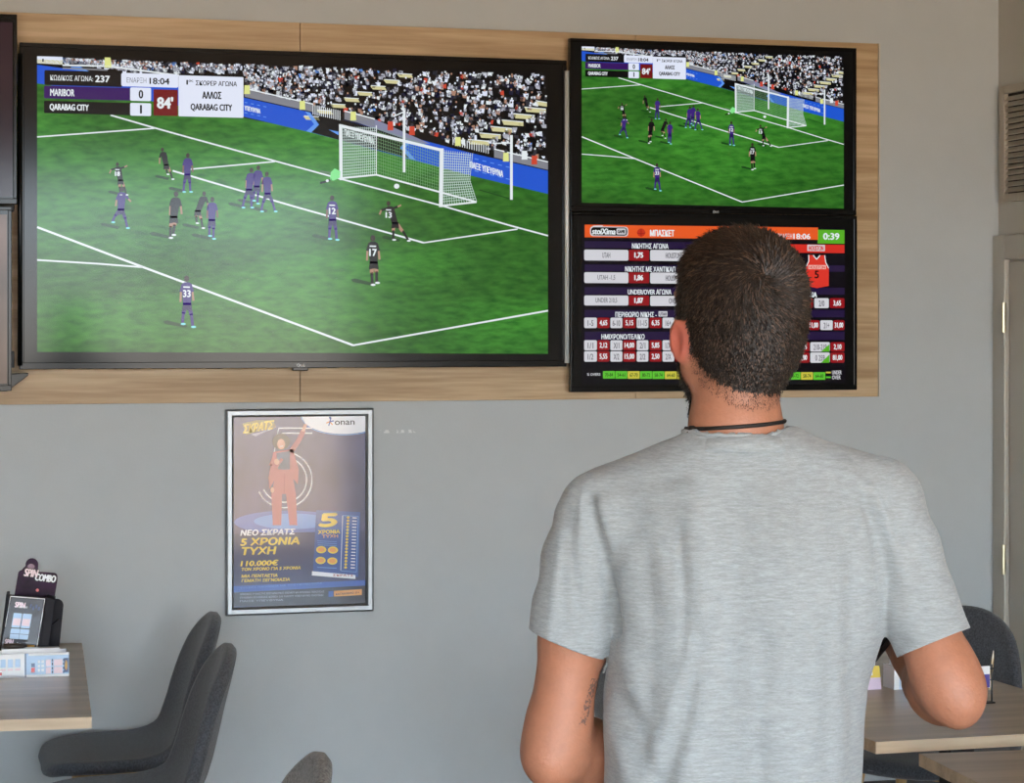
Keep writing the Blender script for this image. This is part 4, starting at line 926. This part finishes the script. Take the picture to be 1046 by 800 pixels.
# line from (-.1705,1.189) to (-.186,1.136)
tx,tz=-.281,-.960
al=mn('ADD',mn('MULTIPLY',mn('SUBTRACT',X_,-.1705),tx),mn('MULTIPLY',mn('SUBTRACT',Z_,1.189),tz)); pe=mn('SUBTRACT',mn('MULTIPLY',mn('SUBTRACT',X_,-.1705),tz),mn('MULTIPLY',mn('SUBTRACT',Z_,1.189),tx))
ears=[]
for s in (-1,1):
    vd=nt.nodes.new('ShaderNodeVectorMath'); vd.operation='DISTANCE'; nt.links.new(tcn.outputs['Object'],vd.inputs[0]); vd.inputs[1].default_value=h2b((s*.082,-.004,-.036)); ears.append(vd.outputs['Value'])
em=nt.nodes.new('ShaderNodeMapRange'); em.inputs['From Min'].default_value=.034; em.inputs['From Max'].default_value=.018; em.inputs['To Max'].default_value=.7
nt.links.new(mn('MINIMUM',ears[0],ears[1]),em.inputs['Value']); ex=nt.nodes.new('ShaderNodeMix'); ex.data_type='RGBA'; nt.links.new(em.outputs[0],ex.inputs[0]); nt.links.new(src,ex.inputs[6]); ex.inputs[7].default_value=lin((188,92,78))+(1,); src=ex.outputs[2]
msk=mn('MULTIPLY',mn('MULTIPLY',mn('GREATER_THAN',al,0.0),mn('LESS_THAN',al,.055)),mn('MULTIPLY',mn('LESS_THAN',mn('ABSOLUTE',pe),.0045),mn('LESS_THAN',Y_,.01)))
nz=nt.nodes.new('ShaderNodeTexNoise'); nz.inputs['Scale'].default_value=260; nz.inputs['Detail'].default_value=1; nt.links.new(tcn.outputs['Object'],nz.inputs['Vector'])
msk=mn('MULTIPLY',mn('MULTIPLY',msk,mn('GREATER_THAN',nz.outputs['Fac'],.5)),.75)
mx=nt.nodes.new('ShaderNodeMix'); mx.data_type='RGBA'; nt.links.new(msk,mx.inputs[0]); nt.links.new(src,mx.inputs[6]); mx.inputs[7].default_value=(.06,.05,.05,1); nt.links.new(mx.outputs[2],bsn.inputs['Base Color'])
mk('body',V,Q,skin,man)
# --- hair: cap grown from the scalp plus short strands swirling out of the crown
NB=vnormals(V,Q); RI=np.array(RH.transposed()); Hh=(V-np.array(HC))@RI.T
hx,hy,hz=Hh.T
def edge_noise(p,f): return .5*(np.sin(p[:,0]*f+1.3)*np.sin(p[:,1]*f*1.3+p[:,2]*f)+np.sin(p[:,2]*f*1.7+p[:,0]*f*.6))
line=np.where(hy<-.015,-.097+.045*np.clip(np.abs(hx)/.066,0,1.3)**3.2,np.where(hy<.045,-.012-.0*hy,.060))
line=np.where((hy>.012)&(hy<.034),-.035,line)+.004*edge_noise(Hh,140)
ah=hz-line; inhead=(np.linalg.norm(V-np.array(HC),axis=1)<.17)
earv=(np.abs(hx)>.0705)&(hz<.003)&(hz>-.07)
hm=(ah>0)&inhead&~earv
thick=.0015+.0055*np.clip(ah/.07,0,1)*np.clip((hz+.06)/.10,.15,1)+.004*np.clip((hz-.04)/.05,0,1)
hair1=mat('hair_dark',(30,24,20),.75,spec=.25,var=((160,160,160),.35,3),bump=(420,.8,.004))
hv,hq,u=submesh(V+NB*thick[:,None],Q,hm); mk('hair',hv,hq,hair1,man)
hcap=man.children[-1]
def strands(name,P0,N0,dirf,lenf,n,m,parent,width=.00075,lift=.45):
    vs=[];fs=[];k=0
    pk_=rng.integers(0,len(P0),n); jit=rng.normal(0,.0016,(n,3))
    for c,i in enumerate(pk_):
        p=Vector(P0[i]+jit[c]-N0[i]*.0012); nn=Vector(N0[i]); d=dirf(P0[i],nn,rng); L=lenf(P0[i])*rng.uniform(.7,1.2)
        if L<=0: continue
        d=(d+nn*(lift+rng.normal(0,.16))).normalized(); sd=d.cross(nn); 
        if sd.length<1e-4: continue
        sd.normalize(); w=width*rng.uniform(.7,1.2)
        q=p+d*L*.55; d2=(d-nn*.35).normalized(); e_=q+d2*L*.45
        vs+=[p-sd*w,p+sd*w,q+sd*w*.75,q-sd*w*.75,e_]; fs+=[(k,k+1,k+2,k+3),(k+3,k+2,k+4)]; k+=5
    me=bpy.data.meshes.new(name); me.from_pydata([tuple(x) for x in vs],[],fs); me.materials.append(m); me.update()
    return link(name,me,parent)
whorl=np.array(h2b((.0,-.088,.052)));   # set from the photo: right of the middle of the crown
wp=Vector(((772-752)/850,-.085,1.61-(283-332)/850)); wl=RH.transposed()@(wp-HC)
def swirl(p,n,r):
    q=Vector(p)-wp; q=q-n*q.dot(n)
    if q.length<1e-4: q=Vector((1,0,0))
    dist=q.length; q.normalize(); t=n.cross(q)
    dn=Vector((0,0,-1)); dn=dn-n*dn.dot(n)
    w=min(1,dist/.10)
    return (q*(1-.35*w)+t*(.75*(1-w)+.12)+dn*.5*w+Vector(r.normal(0,.22,3))).normalized()
hz_u=Hh[u]; nb=NB[u]; ahu=ah[u]
ll=np.clip(.0035+.009*np.clip(ahu/.09,0,1)*np.clip((hz_u[:,2]+.07)/.12,.1,1),0,.015)
order=None
Ls={tuple(np.round(hv[i],6)):ll[i] for i in range(len(hv))}
hairb=mat('hair_strand_brown',(78,60,48),.5,spec=.4); haird=mat('hair_strand_dark',(34,27,22),.5,spec=.4)
strands('hair_strands',hv,nb,swirl,lambda p:Ls.get(tuple(np.round(p,6)),.006),26000,haird,hcap)
strands('hair_strands',hv,nb,swirl,lambda p:Ls.get(tuple(np.round(p,6)),.006)*.9,11000,hairb,hcap,.0006)
# fading stubble below the hairline at the nape and behind the ears
st=(ah<=0)&(ah>-.016)&inhead&~earv&(hy<.0)
strands('nape_stubble',V[st],NB[st],lambda p,n,r:(Vector((0,0,-1))+Vector(r.normal(0,.3,3))).normalized(),lambda p:.0022,5200,haird,hcap,.00028,.3)
# beard
bm_=inhead&(hy>.004)&(hz<-.040)&(hz>-.13)&~((np.abs(hx)<.026)&(hz>-.075)&(hy>.06))&~earv
bv,bq,bu=submesh(V+NB*.0018,Q,bm_); bo=mk('beard',bv,bq,mat('beard_dark',(40,28,22),.8,bump=(500,.8,.003)),man)
strands('beard_strands',bv,NB[bu],lambda p,n,r:(Vector((0,.3,-1))+Vector(r.normal(0,.4,3))).normalized(),lambda p:.005,6000,haird,bo,.0005,.5)
for s in (-1,1):
    bm=bmesh.new(); bmesh.ops.create_uvsphere(bm,u_segments=20,v_segments=14,radius=.0108); me=bpy.data.meshes.new('eye'); bm.to_mesh(me); bm.free()
    me.materials.append(mat('eye_white',(235,232,226),.2)); me.materials.append(mat('iris_brown',(50,32,22),.2))
    for pz in me.polygons:
        if pz.center.y>.0090: pz.material_index=1
    e_=link('eye',me,man,True); e_.location=h2b((s*.031,.077,.0)); e_.rotation_euler=(0,0,YAW)
    bmm=np.array(h2b((s*.031,.09,.018)))
for s in (-1,1):
    eb=inhead&(np.abs(s*hx-.031)<.019)&(np.abs(hz-(.021))<.005)&(hy>.05)
    ev,eq,eu=submesh(V+NB*.002,Q,eb); mk('eyebrow',ev,eq,mat('beard_dark',(40,28,22),.8),man)
# --- t-shirt
ZT_=[.84,.90,.95,1.05,1.10,1.177,1.236,1.28,1.34,1.385,1.42,1.445,1.465,1.48]
AL=[.158,.160,.160,.158,.159,.157,.152,.155,.160,.158,.140,.112,.080,.058]
AR=[.158,.158,.154,.150,.150,.156,.174,.184,.186,.180,.160,.132,.095,.066]
BB=[.122,.121,.120,.118,.118,.121,.124,.124,.118,.105,.090,.076,.068,.060]
v=Vol((-.33,-.20,.83),(.35,.20,1.53),.0045)
sl,X,Y,Z=v.sub((-.33,-.20,.83),(.35,.20,1.53))
al=np.interp(Z,ZT_,AL); ar=np.interp(Z,ZT_,AR); bb=np.interp(Z,ZT_,BB); aa=np.where(X<0,al,ar)
e_=2.35; rr=((np.abs(X)/aa)**e_+(np.abs(Y+.002)/bb)**e_)**(1/e_); d=(rr-1)*bb*.8; d=np.maximum(d,Z-1.478)
v.mix(sl,d.astype(np.float32),0)
v.cone((-.05,-.012,1.446),(-.155,-.002,1.385),.034,.053,.03); v.cone((.055,-.012,1.450),(.165,-.002,1.398),.036,.056,.03)
v.ell((.004,.004,1.525),(.066,.064,.062),.004,None,True)
sleeveL=[((-.160,0,1.382),.053),((-.182,-.004,1.325),.051),((-.196,-.007,1.275),.0490)]
sleeveR=[((.168,0,1.392),.055),((.190,-.016,1.338),.052),((.208,-.030,1.29),.0490)]
v.chain(sleeveL,.014); v.chain(sleeveR,.014)
v.cone((-.196,-.007,1.275),(-.204,-.009,1.222),.0490,.0490,.002); v.cone((.208,-.030,1.29),(.227,-.047,1.236),.0490,.0468,.002)
SV,SQ=v.mesh(); SV=smooth_v(SV,SQ,5,.5)
# creases and folds of the cloth
def seg_d(px,py,pl_):
    best=np.full(px.shape,1e9)
    for (x0,y0),(x1,y1) in zip(pl_,pl_[1:]):
        dx,dy=x1-x0,y1-y0; t=np.clip(((px-x0)*dx+(py-y0)*dy)/(dx*dx+dy*dy),0,1); best=np.minimum(best,np.hypot(px-x0-t*dx,py-y0-t*dy))
    return best
FOLD=[([(600,508),(614,560),(624,605),(628,640)],6,-13),([(612,520),(634,590),(643,690)],13,4.5),([(688,535),(692,590),(690,660)],4,-3.4),([(702,520),(712,620),(706,700),(690,800)],13,4.5),
 ([(744,500),(740,600),(736,720),(742,830)],20,-8),([(795,540),(806,660),(800,830)],26,6),([(862,540),(858,640),(866,720),(868,830)],11,-5.5),([(887,500),(907,560),(918,610)],10,3),
 ([(876,505),(896,575),(908,635)],7,-8),([(622,690),(650,730),(668,800)],9,-5),([(616,722),(634,765),(650,830)],8,4),([(708,640),(694,720),(668,800)],8,-4.5),([(694,650),(674,725),(652,785)],8,4),
 ([(588,500),(582,560),(592,625)],4,-3.2),([(598,505),(603,580),(609,620)],4,-3),([(574,540),(566,600),(560,645)],5,2.5),([(580,520),(574,580),(576,640)],4,-2.5),([(932,555),(930,590),(922,620)],7,-2.5),([(955,580),(958,610)],6,-1.5),
 ([(866,466),(893,500),(925,560)],6,-3),([(604,497),(640,492),(700,482)],7,-2.5),([(770,640),(764,720),(770,830)],8,-3.5),([(830,620),(836,700),(832,830)],8,-3),([(656,560),(662,640),(658,700)],9,-3),([(640,470),(700,500),(720,560)],9,2),
 ([(560,630),(600,650)],30,0)]
def fold(P_,N_):
    px=752+850*P_[:,0]; py=332+(1.61-P_[:,2])*850; D_=np.zeros(len(P_))
    for pl_,w_,a in FOLD: D_+=a*.001*np.exp(-(seg_d(px,py,pl_)/w_)**2)
    back_=np.clip(.3-N_[:,1]*1.6,0,1); D_*=back_
    x,y,z=P_.T
    D_+=.0012*np.sin(z*70+x*60+4*np.sin(y*30))*np.sin(x*46-z*22)+.0016*np.sin(x*34+np.sin(z*13)*2)*np.sin(z*17+y*20+1)
    return D_
SN=vnormals(SV,SQ); SV=SV+SN*fold(SV,SN)[:,None]; SV=smooth_v(SV,SQ,1,.3)
from mathutils.bvhtree import BVHTree
tree=BVHTree.FromPolygons(V.tolist(),Q.tolist())
for it in range(2):
    for i in range(len(SV)):
        p,nn,_,dd=tree.find_nearest(SV[i].tolist(),.03)
        if p is None: continue
        sd=(Vector(SV[i])-p).dot(nn)
        if sd<.0048: SV[i]+=np.array(nn)*(.0048-sd)
    if it==0: SV=smooth_v(SV,SQ,2,.3)
bm=bmesh.new(); me=bpy.data.meshes.new('t'); me.from_pydata(SV.tolist(),[],SQ.tolist()); bm.from_mesh(me)
def cut(co,no,sel):
    fs=[f for f in bm.faces if sel(f.calc_center_median())]; ed={e for f in fs for e in f.edges}; vx={v_ for f in fs for v_ in f.verts}
    bmesh.ops.bisect_plane(bm,geom=list(vx)+list(ed)+fs,plane_co=co,plane_no=no,clear_outer=True)
cut((-.205,0,1.229),Vector((-.36,0,-.93)),lambda c:(c-Vector((-.206,-.01,1.215))).length<.072 and c.x<-.1595)
cut((.236,-.05,1.238),Vector((.37,-.20,-.91)),lambda c:(c-Vector((.234,-.05,1.228))).length<.076 and c.x>.186)
cut((0,0,.87),Vector((0,0,-1)),lambda c:c.z<.90)
bm.to_mesh(me); bm.free(); me.name='shirt'
shirtm=mat('heather_jersey',(142,148,150),.95,sheen=.2,var=((190,190,1200),.17,5),bump=(900,.35,.0012))
nt=shirtm.node_tree; bsn=nt.nodes['Principled BSDF']; src=bsn.inputs['Base Color'].links[0].from_socket
tcn=nt.nodes.new('ShaderNodeTexCoord'); mp=nt.nodes.new('ShaderNodeMapping'); mp.inputs['Scale'].default_value=(55,55,400); nz=nt.nodes.new('ShaderNodeTexNoise'); nz.inputs['Scale'].default_value=1; nz.inputs['Detail'].default_value=3
mr=nt.nodes.new('ShaderNodeMapRange'); mr.inputs['From Min'].default_value=.3; mr.inputs['From Max'].default_value=.7; mr.inputs['To Min'].default_value=.86; mr.inputs['To Max'].default_value=1.12; vm=nt.nodes.new('ShaderNodeVectorMath'); vm.operation='SCALE'
nt.links.new(tcn.outputs['Object'],mp.inputs[0]); nt.links.new(mp.outputs[0],nz.inputs['Vector']); nt.links.new(nz.outputs['Fac'],mr.inputs['Value']); nt.links.new(src,vm.inputs[0]); nt.links.new(mr.outputs[0],vm.inputs['Scale']); nt.links.new(vm.outputs[0],bsn.inputs['Base Color'])
me.materials.append(shirtm); so=link('t_shirt',me,man,True)
md=so.modifiers.new('s','SOLIDIFY'); md.thickness=.0022; md.offset=-1
# ribbed collar band
m=MB(); n=72; rows=[(.0600,.0570,-.006),(.0640,.0605,.0010),(.0665,.0630,.0032),(.0700,.0665,.0020),(.0785,.0735,-.0070),(.0850,.0775,-.0165),(.0835,.0750,-.0195)]
vs=[];fs=[]
for rx,ry,dz in rows:
    for k in range(n):
        a=2*PI*k/n; y=ry*math.sin(a); vs.append((.005+rx*math.cos(a),y-.002,1.4780-.20*(y+.06)+dz+.0006*math.sin(k*18)))
for r in range(len(rows)-1):
    for k in range(n): fs.append((r*n+k,(r+1)*n+k,(r+1)*n+(k+1)%n,r*n+(k+1)%n))
m.add(vs,fs,shirtm); co=m.build('collar',so,smooth=True)
# sleeve hems, a slightly raised turned band
# cord round the neck
m=MB(); pts=[]
for k in range(49):
    a=2*PI*k/48; zc=1.4905+.0045*math.cos(a)-.008*max(0,math.sin(a))
    w_=(np.abs(V[:,2]-zc)<.005)&(np.cos(np.arctan2(V[:,1]+.002,V[:,0])-a)>.98)&(np.abs(V[:,0])<.12)&(np.abs(V[:,1])<.12)
    r_=float(np.max(np.hypot(V[w_,0],V[w_,1]+.002)))+.0012 if w_.any() else .06
    pts.append((r_*math.cos(a),-.002+r_*math.sin(a),zc))
blk=mat('cord_leather',(12,10,10),.6,bump=(300,.4,.002)); m.tube(pts,.0024,blk,8,cap=False)
kn=pts[24+3]; m.tube([(kn[0]-.002,kn[1]-.004,kn[2]-.006),kn,(kn[0]+.010,kn[1]-.006,kn[2]+.001)],[.0035,.0042,.003],blk,8); m.build('neck_cord',man,smooth=True)
# --- trousers and shoes
v=Vol((-.26,-.22,.03),(.26,.22,1.06),.009)
v.ell((0,-.002,.945),(.146,.105,.12),.04); 
for s in (-1,1): v.chain([((s*.074,0,.86),.078),((s*.096,.012,.50),.070),((s*.10,-.01,.28),.066),((s*.10,-.012,.07),.058)],.03)
TV,TQ=v.mesh(); TV=smooth_v(TV,TQ,3,.5); TN=vnormals(TV,TQ); TV=TV+TN*(.003*np.sin(TV[:,2]*60+5*TV[:,0]*10))[:,None]*np.clip((.6-TV[:,2])*4,0,1)[:,None]
mk('trousers',TV,TQ,mat('denim',(34,40,58),.85,bump=(500,.4,.002),var=((60,60,60),.15,3)),man)
for s in (-1,1):
    v=Vol((s*.10-.08,-.14,0),(s*.10+.08,.24,.16),.005)
    v.chain([((s*.097,-.05,.045),.042),((s*.103,.06,.042),.044),((s*.108,.15,.034),.034)],.03); v.cone((s*.097,-.03,.06),(s*.097,-.03,.10),.05,.05,.02)
    v.F=np.maximum(v.F,(.004-(v.lo[2]+v.h*np.arange(v.n[2])))[None,None,:].astype(np.float32))
    A,B=v.mesh(); A=smooth_v(A,B,1,.4); sh=mk('shoe',A,B,mat('shoe_black',(26,26,28),.5),man)
# --- the phone in the right hand
pc_=Vector(WR)+fR*.118+nR.normalized()*.0275-sR*.006
R3=Matrix((nR.normalized(),(fR-nR.normalized()*fR.dot(nR.normalized())).normalized(),nR.normalized().cross(fR).normalized())).transposed()
loc=man.matrix_basis if False else Matrix.Translation(man.location)@Matrix.Rotation(-TH,4,'Z')
ph=empty('mobile_phone',(0,0,0),label='black mobile phone held in the man\'s right hand at his waist',cat='phone')
ph.matrix_world=loc@(Matrix.Translation(pc_)@(R3.to_4x4()@Matrix.Rotation(0,4,'X')))
m=MB(); m.box(-.004,.004,-.07,.07,-.035,.035,mat('phone_case',(16,14,16),.35)); m.build('case',ph,bevel=.003,seg=3)
m=MB(); m.box(.0041,.0045,-.066,.066,-.032,.032,mat('phone_glass',(8,8,10),.08)); m.build('screen',ph)
m=MB(); m.box(-.0052,-.004,.045,.064,.012,.030,mat('phone_lens',(40,40,44),.2)); m.build('camera_bump',ph,bevel=.0004)
